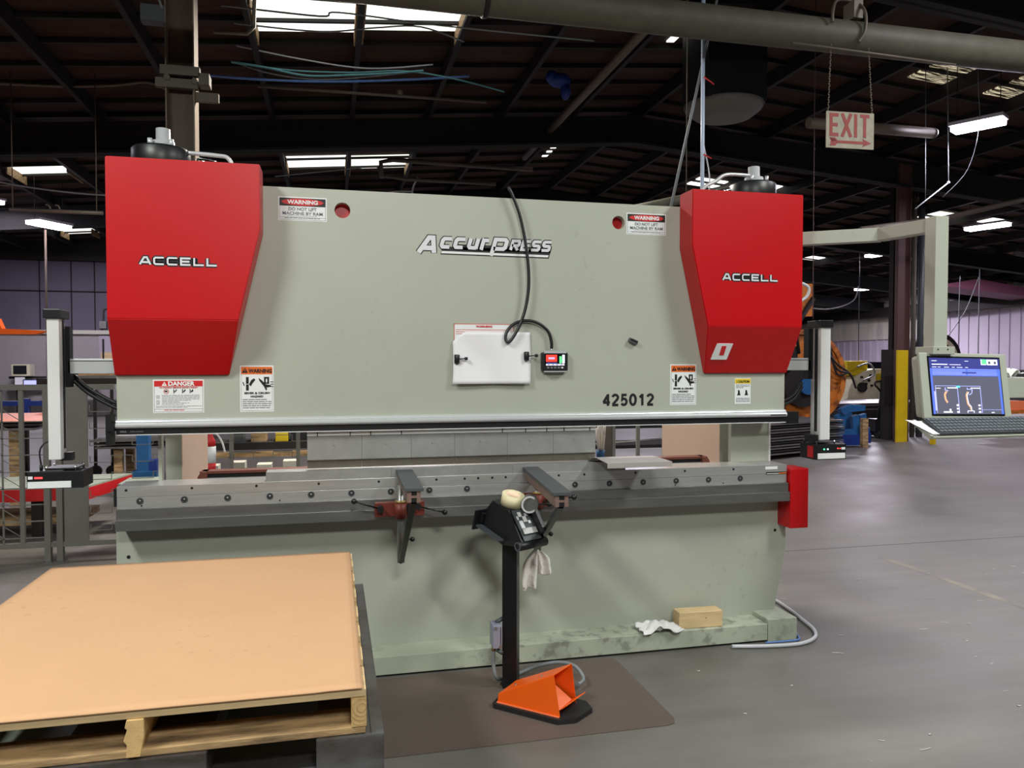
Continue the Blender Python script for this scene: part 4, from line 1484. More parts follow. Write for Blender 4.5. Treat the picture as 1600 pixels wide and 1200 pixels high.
def hanging_rag():
    t = thing('hanging_rag', 'smudged white rag hanging from the brace of the sheet support behind the pedestal', 'rag', (1.055, 3.84, .56))
    for (s_, w_, x0_, z1_, z0_) in ((-1, .078, .006, .085, -.120), (1, .064, -.002, .080, -.050)):
        def f(u, v, s_=s_, w_=w_, x0_=x0_, z1_=z1_, z0_=z0_):
            z = z1_ + (z0_ - z1_) * v
            spread = .30 + .70 * math.sin(min(1, v * 2.2) * 1.57)
            x = x0_ + s_ * (u * w_ * spread) + .012 * s_ * v
            y = -.012 * math.sin(u * 9) * (.3 + v) - .01 - .008 * noise.noise(Vector((u * 4, v * 4, s_ * 3)))
            z += .008 * math.sin(u * 7 + s_) * v
            return (1.036 + x, 3.862 + y, .56 + z)
        mb('rag_d').cloth(f, 16, 18, .014).build('fold', parent=t)
    return t


hanging_rag()

# pedestal with tool cradle, junction box, tape
pd = thing('pedal_pedestal', 'black square pedestal with a tilted tool cradle standing in front of the press', 'pedestal', (.85, 3.70, 0))
Pm = Matrix.Translation((.862, 3.70, 0)) @ Matrix.Rotation(R(-24), 4, 'Z')
mb('black_p').box(-.037, .037, -.037, .037, .004, .740, mtx=Pm, bev=.003).build('post', parent=pd)
Hm = Matrix.Translation((.866, 3.69, .770)) @ Matrix.Rotation(R(-62), 4, 'Z') @ Matrix.Rotation(R(16), 4, 'Y')
g = mb('black').prism([(-.135, -.02), (.02, -.035), (.115, .0), (.155, .012), (.150, .04), (.02, .145), (-.105, .145), (-.135, .09)], 'Y', -.075, -.068)
g.prism([(-.135, -.02), (.02, -.035), (.115, .0), (.155, .012), (.150, .04), (.02, .145), (-.105, .145), (-.135, .09)], 'Y', .068, .075)
g.box(-.105, .02, -.07, .07, .135, .145)
g.box(-.13, .04, -.07, .07, -.03, -.015)
for v in g.bm.verts:
    v.co = Hm @ v.co
g.build('cradle', parent=pd)
g = mb('dkgrey').box(-.155, .03, -.11, -.074, -.012, -.004, mtx=Hm).use('black').box(-.165, -.155, -.125, -.02, -.03, .075, mtx=Hm, bev=.002).box(-.156, -.135, -.09, -.03, .01, .06, mtx=Hm)
g.build('side_plate', parent=pd)
g = mb('black').cyl(Hm @ Vector((.145, -.09, .018)), Hm @ Vector((.145, .09, .018)), .022, n=20).use('dkgrey').ring(Hm @ Vector((.145, -.091, .018)), (Hm.to_3x3() @ Vector((0, -1, 0))), .022, .014, .003)
g.build('cross_bar', parent=pd)
g = mb('alu_w')
for i, (a, b, c, d) in enumerate(((.035, .060, -.03, -.01), (.055, .075, -.045, -.035), (.06, .09, -.01, .012), (.08, .12, -.04, -.018), (.085, .10, .015, .03), (.045, .06, .01, .03))):
    Sm = Hm @ Matrix.Translation((.02, 0, .145)) @ Matrix.Rotation(R(38), 4, 'Y')
    g.box(a - .02, b - .02, c, d, .0, .002, mtx=Sm)
Sm = Hm @ Matrix.Translation((.02, 0, .145)) @ Matrix.Rotation(R(38), 4, 'Y')
g.use('dkgrey').box(0, .165, -.055, .055, -.006, -.0005, mtx=Sm).use('galv').box(.105, .135, -.05, .04, 0, .012, mtx=Sm)
g.build('slope_plate', parent=pd)
mb('black').box(0, .15, .045, .068, 0, .045, mtx=Sm, bev=.004).build('side_rail', parent=pd)
wz = Hm @ Vector((.03, .035, .175))
mb('galv').cyl(wz + Vector((0, -.03, 0)), wz + Vector((.02, .03, 0)), .042, n=28).use('alu_w').ring(wz + Vector((0, -.034, 0)), (0, -1, 0), .042, .033, .004).build('roller', parent=pd)
g = mb('jbox').box(.762, .808, 3.655, 3.74, .215, .330, bev=.004)
g.use('galv').cyl((.775, 3.65, .318), (.775, 3.66, .318), .008).cyl((.80, 3.65, .225), (.80, 3.66, .225), .008).use('ink').box(.7985, .8015, 3.6535, 3.656, .225, .32)
g.use('dkgrey').cyl((.785, 3.70, .33), (.825, 3.70, .352), .011).cyl((.788, 3.68, .20), (.81, 3.66, .19), .010)
g.build('junction_box', parent=pd)
mb('brass').cyl((.775, 3.70, .215), (.775, 3.70, .192), .012, n=8).build('cable_gland', parent=pd)
o = thing('tape_roll', 'roll of cream masking tape on top of the black pedestal cradle', 'tape', tuple(Hm @ Vector((-.035, -.01, .147))))
c0 = Hm @ Vector((-.035, -.01, .146))
ax = Hm.to_3x3() @ Vector((0, 0, 1))
mb('tape').ring(c0, ax, .056, .040, .056, 36).build('tape', parent=o)
mb('peach').ring(c0 + ax * .001, ax, .0398, .036, .052, 36).build('core', parent=o)
tag(mb('cable_g').tube([(.775, 3.70, .20), (.772, 3.70, .13), (.785, 3.69, .06), (.83, 3.76, .02), (.92, 3.80, .02), (1.02, 3.80, .05), (1.12, 3.74, .085), (1.185, 3.66, .09), (1.21, 3.60, .05), (1.17, 3.56, .04)], .0095).build('pedal_cable', loc=(.8, 3.7, .01)),
    'grey cable from the pedestal box looping to the orange foot pedal', 'cable')

# foot pedal under its orange guard
fp = thing('foot_pedal', 'orange steel guarded foot pedal on a black rubber tray', 'foot pedal', (.95, 3.42, .004))
Fm = Matrix.Translation((.865, 3.382, .005)) @ Matrix.Rotation(math.atan2(-.224, .244), 4, 'Z')   # x runs from the closed end to the open end
g = mb('rubber').prism([(-.175, -.015), (-.16, -.025), (.17, -.028), (.235, .03), (.255, .16), (.20, .215), (-.15, .21), (-.19, .1)], 'Z', 0, .022)
for v in g.bm.verts:
    v.co = Fm @ v.co
g.build('rubber_tray', parent=fp)
t = bmesh.new()
th = .003
W1, W0 = .17, .17
# guard: near side plate, far side plate, sloping top and closed back
near = [(-.155, 0, .024), (.168, 0, .024), (.135, .005, .205), (-.150, 0, .062)]
far = [(-.155, W0, .024), (.168, W0, .024), (.150, W0 - .01, .205), (-.150, W0, .062)]
g = MB()


def sheet(m, q):
    a = Vector(q[0])
    nrm = (Vector(q[1]) - a).cross(Vector(q[2]) - a).normalized() * th
    g.use(m)
    va = [g.bm.verts.new(Fm @ Vector(p)) for p in q]
    vb = [g.bm.verts.new(Fm @ (Vector(p) + nrm)) for p in q]
    g.face(va)
    g.face(list(reversed(vb)))
    for i in range(len(q)):
        j = (i + 1) % len(q)
        g.face((va[i], va[j], vb[j], vb[i]))


sheet('orange', near)
sheet('orange', list(reversed(far)))
sheet('orange', [near[3], near[2], far[2], far[3]])
sheet('orange', [near[0], near[3], far[3], far[0]])
g.use('orange_e').box(-.158, .165, -.010, .002, .022, .026, mtx=Fm)
g.build('guard', parent=fp)
g = MB()
sheet('orange_e', [(.03, .02, .12), (.03, W0 - .02, .12), (.155, W0 - .02, .045), (.155, .02, .045)])
sheet('orange', [(.155, .02, .045), (.155, W0 - .02, .045), (.215, W0 + .0, .085), (.185, .02, .070)])
g.build('treadle', parent=fp)
for x_ in (-.10, .04):
    mb('galv').cyl(Fm @ Vector((x_, .07, .062 + (x_ + .15) * .5)), Fm @ Vector((x_, .07, .069 + (x_ + .15) * .5)), .005, n=8).build('screw', parent=fp)

# mat
t = bmesh.new()
g = mb('mat')
c_ = .06
g.prism([(-.85, 3.137), (1.508 - c_, 3.137), (1.508 - .02, 3.15), (1.508, 3.137 + c_), (1.50, 3.93 - c_), (1.49, 3.925), (1.50 - c_, 3.935), (-.85, 3.935)], 'Z', .0, .004)
tag(g.build('floor_mat'), 'thin brown rectangular mat lying on the floor under the foot pedal', 'mat')

# supply cable round the foot of the press
tag(mb('cable_w').tube([(2.20, 3.915, .012), (2.40, 3.875, .012), (2.60, 3.865, .012), (2.74, 3.93, .012), (2.82, 4.05, .012), (2.86, 4.22, .012), (2.90, 4.45, .012), (2.91, 4.65, .012), (2.82, 4.9, .012)], .011).build('supply_cable'),
    'pale grey cable lying on the floor round the right foot of the press', 'cable')
tag(mb('cable_b').tube([(2.42, 3.93, .01), (2.55, 3.90, .02), (2.64, 3.93, .012), (2.68, 4.02, .008)], .005).build('blue_lead'), 'thin blue lead beside the right foot of the press', 'cable')

# steel table with the pallet
TZ = .722
tb = thing('steel_table', 'low dark steel table of thick plates carrying the pallet', 'table', (-.45, 2.5, 0))
g = mb('table').box(-.042, .118, 1.86, 3.16, TZ - .10, TZ, bev=.003)
g.use('ink')
for x in (.052, .068, .086):
    g.box(x, x + .002, 1.87, 3.15, TZ, TZ + .0006)
o = g.build('top_rail', parent=tb)
mb('table').box(-.62, -.287, 1.86, 3.16, TZ - .08, TZ, bev=.003).build('top_rail', parent=tb)
mb('table').box(-1.3, -1.0, 1.86, 3.16, TZ - .08, TZ, bev=.003).build('top_rail', parent=tb)
mb('table').box(-1.3, .10, 1.90, 1.98, TZ - .12, TZ - .082, bev=.003).build('cross_rail', parent=tb)
mb('table').box(-1.3, .10, 3.02, 3.10, TZ - .14, TZ - .102, bev=.003).build('cross_rail', parent=tb)
mb('shelfg').box(-1.28, .09, 2.0, 3.0, .52, .54).build('lower_shelf', parent=tb)
for (x, y) in ((.03, 1.93), (.03, 3.06), (-1.2, 1.93), (-1.2, 3.06)):
    mb('table').box(x - .045, x + .045, y - .045, y + .045, 0, TZ - .08, bev=.003).build('leg', parent=tb)
pl = thing('pallet', 'pine pallet on the dark steel table', 'pallet', (-.45, 2.5, TZ))
for i, x in enumerate((.0585, -.438, -.930)):
    g = mb('wood_y')
    x0_, x1_ = x - .018, x + .018
    prof = [(x0_, TZ + .019), (x1_, TZ + .019), (x1_, TZ + .090), (x0_, TZ + .090)]
    if i == 1:
        prof = [(x0_ - .002, TZ + .006), (x1_ - .008, TZ + .006), (x1_ - .004, TZ + .03), (x1_, TZ + .05), (x1_, TZ + .092), (x0_, TZ + .092), (x0_ - .004, TZ + .075), (x0_ + .001, TZ + .07), (x0_ - .007, TZ + .045), (x0_, TZ + .035)]
    g.prism(prof, 'Y', 1.868 if i != 1 else 1.862, 3.225, bev=.0015)
    if i == 0:
        g.use('wood_d')
        for r_ in (.012, .022, .032, .042):
            g.ring((x + .006, 1.8665, TZ + .066), (0, 1, 0), r_, r_ - .0012, .0008, 20)
        for f_ in list(g.bm.faces):
            for v in f_.verts:
                if v.co.y < 1.8676 and (v.co.x > x1_ or v.co.x < x0_ or v.co.z < TZ + .019 or v.co.z > TZ + .09):
                    v.co.x = min(max(v.co.x, x0_), x1_)
                    v.co.z = min(max(v.co.z, TZ + .019), TZ + .09)
    g.build('stringer', parent=pl)
for i, y in enumerate((1.868, 2.06, 2.24, 2.42, 2.62, 2.82, 3.02, 3.13)):
    mb('wood').box(-.95, .076, y, y + (.14 if i in (0,) else .095), TZ + .092, TZ + .1105, bev=.002).build('deck_board', parent=pl)
for i, y in enumerate((1.872, 2.5, 3.11)):
    mb('wood_d').box(-.95, .074, y, y + .11, TZ + .001, TZ + .018, bev=.002).build('bottom_board', parent=pl)
g = mb('card')


def fc(u, v):
    x = -1.045 + 1.112 * u
    y = 1.862 + 1.373 * v
    z = TZ + .1165 + .004 * max(0, noise.noise(Vector((u * 3, v * 3, 2)))) + (.006 * max(0, (.25 - u)) * 4 * (1 - v))
    if u > .9 and v < .35:
        z = TZ + .1175
    return (x, y, z)


g.grid(fc, 40, 40)
o = g.build('cardboard_sheet', loc=(-.45, 2.5, TZ + .1125))
md = o.modifiers.new('thickness', 'SOLIDIFY')
md.thickness = .004
md.offset = -1
tag(o, 'flat tan corrugated cardboard sheet covering the top of the pallet', 'cardboard')
#@@END_FOREGROUND

#@@BACKGROUND
# ------------------------------------------------------------------ overhead pipes, sign and cables
t = thing('overhead_pipe', 'thick dusty horizontal pipe crossing the top of the hall above the press', 'pipe', (4, 6.15, 4.56))
mb('pipe').cyl((-6, 6.15, 4.56), (15, 6.15, 4.56), .142, n=36).build('pipe_run', parent=t)
g = mb('conduit').tube([(4.28, 5.98, 4.60), (4.30, 6.0, 4.72), (4.42, 6.1, 4.86), (4.58, 6.1, 4.86), (4.62, 6.0, 4.74), (4.61, 5.98, 4.56), (4.56, 6.0, 4.46)], .014, smooth_it=1)
g.box(4.55, 4.64, 6.05, 6.2, 4.70, 4.86)
g.tube([(4.60, 6.1, 4.8), (4.60, 6.1, 6.3)], .012)
g.build('hanger', parent=t)
for x in (-2.5, 1.2, 9.5, 13):
    mb('dkst').box(x, x + .04, 6.1, 6.2, 4.69, roof_z(x) - .02).ring((x, 6.15, 4.56), (1, 0, 0), .155, .143, .04).build('hanger', parent=t)
tag(mb('pipe').cyl((-4, 6.35, 4.40), (2.9, 6.35, 4.58), .016, n=10).build('thin_pipe'), 'thin tube slung just under the thick overhead pipe', 'pipe')
tag(mb('conduit').cyl((3.9, 6.0, 4.395), (5.6, 6.02, 4.36), .010, n=8).build('thin_conduit'), 'thin conduit fixed under the thick pipe above the exit sign', 'pipe')
es = thing('exit_sign', 'grimy white hanging EXIT sign with red letters and arrow', 'sign', (4.49, 6.0, 3.68))
ts = Matrix.Translation((4.488, 6.0, 3.68)) @ Matrix.Rotation(R(-3), 4, 'Z')
mb('exitw').box(-.232, .232, 0, .012, -.160, .160, mtx=ts, bev=.003).build('board', parent=es)
g = mb('exitr')
letters(g, 'EXIT', -.196, -.060, .205, {'E': .080, 'X': .090, 'I': .024, 'T': .090}, .032, .030, 0, .002)
g.prism([(-.200, -.118), (-.150, -.100), (-.130, -.100), (-.145, -.085), (-.200, -.072), (-.185, -.095)], 'Y', -.002, 0)
g.prism([(-.205, -.070), (-.150, -.070), (-.125, -.094), (-.125, -.120), (-.150, -.142), (-.205, -.142), (-.180, -.106)], 'Y', -.002, 0)
g.prism([(-.130, -.094), (.130, -.094), (.118, -.070), (.205, -.106), (.118, -.142), (.130, -.118), (-.130, -.118)], 'Y', -.002, 0)
for v in g.bm.verts:
    v.co = ts @ v.co
g.build('lettering', parent=es)
for (x, x1) in ((-.215, -.19), (.215, .19)):
    g = mb('conduit')
    p0 = ts @ Vector((x, .006, .155))
    p1 = Vector((4.488 + x1, 6.02, 4.43))
    n_ = 26
    for i in range(n_):
        a = p0.lerp(p1, i / n_)
        b = p0.lerp(p1, (i + .8) / n_)
        g.cyl(a + Vector((.004 * (-1) ** i, 0, 0)), b + Vector((-.004 * (-1) ** i, 0, 0)), .0055, n=6)
    g.build('chain', parent=es)

tag(mb('rod_glow').cyl((3.315, 6.5, 2.4), (3.315, 6.5, 4.95), .018, n=12).cyl((3.315, 6.5, 4.95), (3.315, 6.5, 6.2), .018, n=12).build('drop_pipe'),
    'bright pale blue vertical drop pipe behind the cover at the pendant end', 'pipe')
tag(mb('redink').tube([(3.31, 6.47, 4.22), (3.40, 6.45, 4.15)], .006).tube([(3.31, 6.47, 3.52), (3.38, 6.45, 3.48)], .006).build('cable_tie'), 'red cable ties on the pale blue drop pipe', 'cable tie')
tag(mb('cable_g').cyl((3.62, 6.6, 5.5), (2.9, 6.6, 2.4), .013, n=10).build('leaning_conduit'), 'slanting grey conduit crossing the pale blue drop pipe', 'pipe')
tag(mb('cable_w').tube([(3.33, 6.5, 3.6), (3.40, 6.52, 3.3), (3.36, 6.52, 2.9), (3.37, 6.52, 2.45)], .006).build('thin_cable'), 'thin pale cable dangling beside the drop pipe', 'cable')
tag(mb('pipe').cyl((2.85, 7.0, 3.10), (3.9, 7.0, 3.36), .045, n=14).cyl((3.4, 7.0, 3.23), (3.4, 7.0, 6.25), .006, n=6).build('grey_duct'), 'grey pipe slanting down behind the ram top by the pendant end cover', 'pipe')

dm = thing('roof_fan', 'big dark round fan with a pale dished rim hanging from the roof', 'fan', (5.42, 10, 5.05))
mb('fence').lathe((5.42, 10, 5.10), (0, 0, 1), [(.28, -.03), (.40, .0), (.52, .09), (.56, .15), (.53, .16), (.45, .12)], n=40).build('dish', parent=dm)
mb('dark').box(4.98, 5.86, 9.6, 10.4, 5.24, 6.4).build('housing', parent=dm)

tag(mb('conduit').cyl((3.93, 8.2, 5.88), (3.90, 15.5, 5.86), .065, n=14).build('roof_pipe'), 'long dusty pipe running away from the camera under the roof boards', 'pipe')
tag(mb('conduit').cyl((6.1, 9, 4.765), (8.02, 9, 4.76), .07, n=14).sphere((8.02, 9, 4.76), .072).build('capped_pipe'), 'horizontal pipe ending in a round cap beside the bright lamp', 'pipe')
g = mb('conduit')
g.tube([(1.02, 16, 5.4), (1.0, 16, 5.72), (1.25, 16, 5.78), (4.2, 16, 5.75)], .05, smooth_it=0)
g.tube([(.95, 16, 5.62), (1.0, 16, 5.45), (1.5, 16, 5.4), (3.4, 16, 5.4)], .035, smooth_it=0)
tag(g.build('bent_pipe'), 'bent pipework hanging by the far pair of skylights', 'pipe')
tag(mb('conduit').tube([(-9.5, 12.2, 5.48), (-4.5, 12.2, 6.15 - .62), (-3.2, 12.2, 5.60), (-2.6, 12.2, 5.70), (-2.3, 12.2, 5.60)], .022).build('wall_conduit'), 'pale conduit under the roof to the left of the brown column', 'pipe')
tag(mb('conduit').tube([(-1.0, 7.3, 4.55), (-.72, 7.3, 4.56), (-.66, 7.3, 4.62), (-.64, 7.3, 5.4)], .018, smooth_it=0).build('column_conduit'), 'bent conduit leaving the brown column below the skylights', 'pipe')
tag(mb('cable_g').tube([(-1.65, 7.4, 5.6), (-1.55, 7.4, 5.1), (-1.44, 7.4, 4.75)], .012).build('column_cable'), 'grey cable dropping down the fence side of the brown column', 'cable')
tag(mb('conduit').cyl((-1.0, 11.5, 5.53), (2.3, 11.5, 5.56), .022, n=8).sphere((1.0, 11.5, 5.6), .05).build('hoist_rail'), 'thin rail with a small trolley below the near skylights', 'rail')
cabs = [
    ('cable_b', [(-1.9, 11, 5.46), (-1.0, 11, 5.45), (0, 11, 5.50), (1.1, 11, 5.62), (1.95, 11, 5.74)], .016, 'bright blue cable strung below the near skylights'),
    ('cable_t', [(-1.25, 11, 5.70), (-.8, 11, 5.66), (-.3, 11, 5.60), (.3, 11, 5.66), (.9, 11, 5.74), (1.25, 11, 5.80)], .014, 'teal cable, thickest of the bundle below the near skylights'),
    ('cable_t', [(-1.25, 11.05, 5.71), (-.5, 11.05, 5.67), (.3, 11.05, 5.71), (1.0, 11.05, 5.79), (1.7, 11.05, 5.74), (2.4, 11.05, 5.62)], .011, 'teal cable rising and dropping again past the near skylights'),
    ('cable_g', [(-1.25, 11.1, 5.69), (-.8, 11.1, 5.58), (-.2, 11.1, 5.55), (.5, 11.1, 5.64), (1.3, 11.1, 5.80)], .010, 'grey cable sagging lowest in the bundle below the near skylights'),
    ('cable_w', [(-1.2, 10.8, 5.80), (-.4, 10.8, 5.70), (.5, 10.8, 5.65), (1.4, 10.8, 5.78)], .010, 'pale cable sagging just under the near skylights'),
    ('cable_g', [(-1.1, 8.6, 5.35), (-.1, 8.6, 5.34), (.1, 8.6, 5.40), (1.2, 8.6, 5.37), (3, 8.6, 5.37)], .010, 'grey cable crossing in front of the near skylights'),
    ('cable_g', [(-1.0, 8.8, 5.26), (-.1, 8.8, 5.26), (.5, 8.8, 5.36), (1.0, 8.8, 5.42), (1.5, 8.8, 5.3)], .009, 'thin grey cable drooping in front of the near skylights'),
    ('cable_g', [(-.95, 14.2, 4.9), (-.2, 14.2, 5.02), (.6, 14.2, 5.15)], .012, 'grey cable crossing the far pair of skylights'),
    ('cable_w', [(.35, 16.2, 5.15), (.8, 16.2, 5.08), (1.3, 16.2, 5.18), (1.66, 16.2, 5.20)], .014, 'white cable below the far pair of skylights'),
    ('cable_w', [(1.66, 16.2, 4.6), (1.66, 16.2, 5.2), (1.78, 16.2, 5.5)], .018, 'white drop cable at the corner of the far skylights'),
    ('cable_g', [(-6.5, 12, 4.4), (-5.0, 12, 4.2), (-4.0, 12, 4.05), (-3.0, 12, 4.0), (-2, 12, 4.1)], .012, 'grey cable sagging above the hanging bar on the fence side'),
    ('cable_g', [(8.75, 9, 6.16), (8.75, 9, 5.5), (8.78, 9, 4.9), (8.6, 9, 4.3), (8.2, 9, 3.9)], .005, 'thin lead hanging from the bright lamp over the pendant'),
    ('maroon', [(6.19, 9, 6.38), (6.19, 9, 3.85), (6.195, 9, 3.0), (6.2, 9, 2.2)], .006, 'thin red wire hanging down beside the cover at the pendant end'),
    ('cable_w', [(2.64, 4.3, 2.16), (2.90, 4.32, 2.12), (2.945, 4.32, 2.07), (2.88, 4.32, 2.01), (2.64, 4.3, 1.98)], .010, 'white cable loop bulging out behind the pendant end cover'),
    ('cable_w', [(13, 20.1, 3.35), (14.2, 20, 3.2), (15.1, 20, 3.45), (15.3, 20, 3.9)], .018, 'pale cable slung in front of the far grimy wall'),
    ('dkgrey', [(15.32, 20, 5.6), (15.33, 20, 1.0)], .014, 'dark cable hanging straight down in front of the far wall'),
    ('cable_g', [(19.62, 20, 4.6), (19.6, 20, 2.0), (19.6, 20, 1.2)], .014, 'lifting cable nearest the pendant among those on the white wall'),
    ('cable_g', [(18.9, 20, 4.3), (18.87, 20, 2.9), (18.87, 20, 1.2)], .012, 'dark lifting cable hanging in front of the white wall'),
    ('cable_g', [(19.6, 20, 4.3), (19.2, 20, 3.4), (18.87, 20, 2.9), (18.3, 20, 2.3), (17.6, 20, 2.1)], .014, 'curving cable tied to the dark lifting cable on the white wall'),
]
for m, p, r_, lab in cabs:
    if 'teal' in lab:
        p = [(q[0], q[1] - .35, q[2] - .17) for q in p]
    tag(mb(m).tube(p, r_, n=6).build('overhead_cable'), lab, 'cable')
t = thing('wire_trapeze', 'angled white wire hanger below the capped pipe, above the pendant arm', 'hanger', (8.9, 10, 4.4))
g = mb('cable_g').cyl((8.77, 10, 6.17), (8.80, 10, 4.08), .006, n=6).cyl((9.16, 10, 6.13), (9.21, 10, 4.38), .008, n=6).cyl((9.21, 10, 4.38), (8.62, 10, 3.95), .011, n=6).sphere((9.21, 10, 4.38), .024)
g.build('wires', parent=t)
t = thing('hanging_bar', 'pale horizontal bar with two hooks hung on wires above the fence', 'hanger', (-3.75, 12, 3.73))
mb('conduit').cyl((-4.33, 12, 3.74), (-3.15, 12, 3.745), .028, n=10).build('bar', parent=t)
for x in (-4.29, -3.23):
    mb('conduit').cyl((x, 12, 3.76), (x, 12, 5.7), .008, n=6).build('wire', parent=t)
for x in (-3.82, -3.7):
    mb('conduit').tube([(x, 12, 3.77), (x - .02, 12, 3.82), (x - .06, 12, 3.83)], .012).build('hook', parent=t)
t = tag(mb('bagblue').sphere((3.45, 11.5, 5.98), .14, (1.3, 1, .8)).sphere((3.55, 11.5, 5.82), .11, (.7, 1, 1.2)).sphere((3.33, 11.5, 6.02), .1).build('blue_bundle'), 'blue plastic bundle caught on the roof pipe', 'bundle')
tag(mb('conduit').tube([(9.2, 12, 4.0), (11, 12, 4.28), (12.8, 12, 4.72), (15, 12, 5.1)], .05, smooth_it=0).build('slanting_pipe'), 'long pipe climbing away above the pendant arm', 'pipe')


def fitting(lab, p, rot, l=.9, w=.30):
    t = thing('ceiling_lamp', lab, 'lamp', p, 'bright hall lamps')
    Mx = Matrix.Translation(p) @ Matrix.Rotation(rot, 4, 'Z')
    mb('fitting').box(-l / 2, l / 2, -w / 2, w / 2, .05, .10, mtx=Mx).build('housing', parent=t)
    mb('glow').box(-l / 2 + .02, l / 2 - .02, -w / 2 + .02, w / 2 - .02, -.03, .05, mtx=Mx, bev=.02).build('tubes', parent=t)  # glowing block made thicker to take in the bloom of the tubes
    for s_ in (-1, 1):
        a = Mx @ Vector((s_ * l * .4, 0, .1))
        mb('dkst').cyl(a, (a.x, a.y, roof_z(a.x) - .01), .006, n=6).build('hanger_wire', parent=t)
    return t


fitting('largest bright lamp, above and beyond the pendant arm', (9.10, 9.35, 5.03), R(-60), .70, .30)
fitting('bright lamp just beside the top of the maroon column', (16.8, 21.0, 5.02), R(-85), .95, .35)
fitting('bright lamp, lower of the two next to the maroon column', (21.6, 27.6, 4.68), R(-85), 1.3, .4)
fitting('bright lamp over the white wall, beyond the pendant', (20.9, 20.5, 4.78), R(-80), 1.1, .35)
fitting('bright lamp above the fence, at the end of the hanging bar', (-5.76, 18.0, 4.50), R(60), .85, .4)
fitting('bright lamp cut off by the picture edge above the fence', (-7.35, 18.6, 5.1), R(60), 1.1, .4)
fitting('bright lamp under the far skylights right of the pendant arm', (15.7, 15.8, 4.95), R(-70), 1.0, .35)
tag(mb('brownst_l').cyl((-5.93, 18.3, 0), (-5.93, 18.3, 4.46), .022, n=8).build('lamp_glare'), 'thin pale streak of glare under the bright lamp above the fence', 'glare')  # pale rod added for the streak of glare below the lamp
tag(mb('purple').prism([(20.8, 4.35), (25.8, 3.95), (25.8, 4.2), (22.5, 4.62)], 'Y', 23.0, 24.2).build('crane_hood'), 'pinkish sloping hood of the crane over the white wall', 'hood')

# narrow roof lights along one board joint
for (a, b) in ((15.35, 15.75), (16.2, 16.5), (16.75, 17.2)):
    skylight(4.74, 4.86, a, b)
skylight(8.8, 9.9, 17.4, 18.1)
skylight(10.5, 11.0, 17.1, 17.5)

# ------------------------------------------------------------------ fence behind the press
fe = thing('mesh_fence', 'grey steel mesh fence standing behind the press', 'fence', (0, 6.92, 0))
mb('fence').box(-5.2, -1.75, 6.90, 6.95, 1.40, 1.445).build('top_rail', parent=fe)
mb('fence').box(-5.2, 3.2, 6.90, 6.95, .12, .16).build('bottom_rail', parent=fe)
for x in (-2.255, -2.165):
    mb('fence').box(x - .022, x + .022, 6.89, 6.94, 0, 1.42).use('galv').box(x - .035, x + .035, 6.87, 6.96, 0, .008).build('post', parent=fe)
mb('fence').box(-2.130, -1.955, 6.90, 6.93, .16, 1.40).build('solid_panel', parent=fe)
for x in (-2.44, -.84, -.29, 2.62, 2.87, 2.58):
    mb('fence').box(x - .016, x + .016, 6.905, 6.935, .14, 1.42 if x < 1 else 1.40).build('upright', parent=fe)
g = mb('fence')
x = -5.1
while x < -2.45:
    g.box(x - .006, x + .006, 6.915, 6.925, .16, 1.40)
    x += .14
z = .20
while z < 1.25:
    g.box(-5.2, -2.28, 6.915, 6.925, z - .004, z + .004)
    for k in range(19):
        a = -5.1 + .14 * k
        g.cyl((a, 6.92, z + .10), (a + .13, 6.92, z + .01), .0035, n=5, cap=False)
    z += .135
g.build('lattice', parent=fe)
g = mb('fence')
row = 0
z = .24
while z < 1.36:
    x = -1.94
    c_ = 0
    while x < 2.5:
        zz = z + (.055 if c_ % 2 else 0)
        g.box(x, x + .16, 6.918, 6.922, zz - .003, zz + .003)
        g.box(x - .003, x + .003, 6.918, 6.922, zz - .055 if c_ % 2 else zz, zz if c_ % 2 else zz + .055)
        x += .16
        c_ += 1
    z += .14
g.build('wire_mesh', parent=fe)

# things seen through and over the fence
rt = thing('red_table', 'low table with a red painted edge behind the fence', 'table', (-3, 7.9, 0))
mb('shelfg').prism([(-6, 7.8), (-2.2, 7.8), (-2.02, 8.6), (-6, 8.6)], 'Z', .465, .48).build('top', parent=rt)
mb('redink').prism([(-6, 7.79), (-2.2, 7.79), (-2.02, 8.6), (-2.04, 8.61), (-2.22, 7.81), (-6, 7.81)], 'Z', .355, .465).build('edge', parent=rt)
for x in (-5.5, -4.0, -2.7):
    mb('dkst').box(x, x + .09, 7.85, 7.95, 0, .46).build('leg', parent=rt)
mb('wood_d').box(-5.8, -2.3, 7.9, 8.5, .12, .18).build('lower_shelf', parent=rt)
t = thing('plate_rack', 'dark steel bin standing just past the end of the red table', 'rack', (-1.8, 8.3, 0))
mb('dkst').box(-1.98, -1.70, 8.0, 8.4, .02, .42).build('body', parent=t)
mb('shelfg').box(-2.0, -1.68, 7.98, 8.42, .42, .46).build('lid', parent=t)


def trestle_stack(lab, x0, x1, y0, y1, z0, n, legs=True, tw=0.0, m='sheetm', cat='stack', grp=None):
    t = thing('sheet_stack', lab, cat, ((x0 + x1) / 2, (y0 + y1) / 2, 0), grp)
    for i in range(n):
        rr = random.Random(i + int(x0 * 10))
        d = rr.uniform(-.06, .06)
        Mx = Matrix.Translation(((x0 + x1) / 2, (y0 + y1) / 2, 0)) @ Matrix.Rotation(tw + d * .3, 4, 'Z')
        mb([m, 'dkst', 'galv'][i % 3]).box(-(x1 - x0) / 2 + d, (x1 - x0) / 2 + d, -(y1 - y0) / 2, (y1 - y0) / 2, z0 + .045 * i, z0 + .045 * i + .025, mtx=Mx).build('sheet', parent=t)
    if legs:
        for x in (x0 + .2, x1 - .3):
            for y in (y0 + .1, y1 - .2):
                mb('wood_d').box(x, x + .1, y, y + .1, 0, z0).build('support', parent=t)
    return t


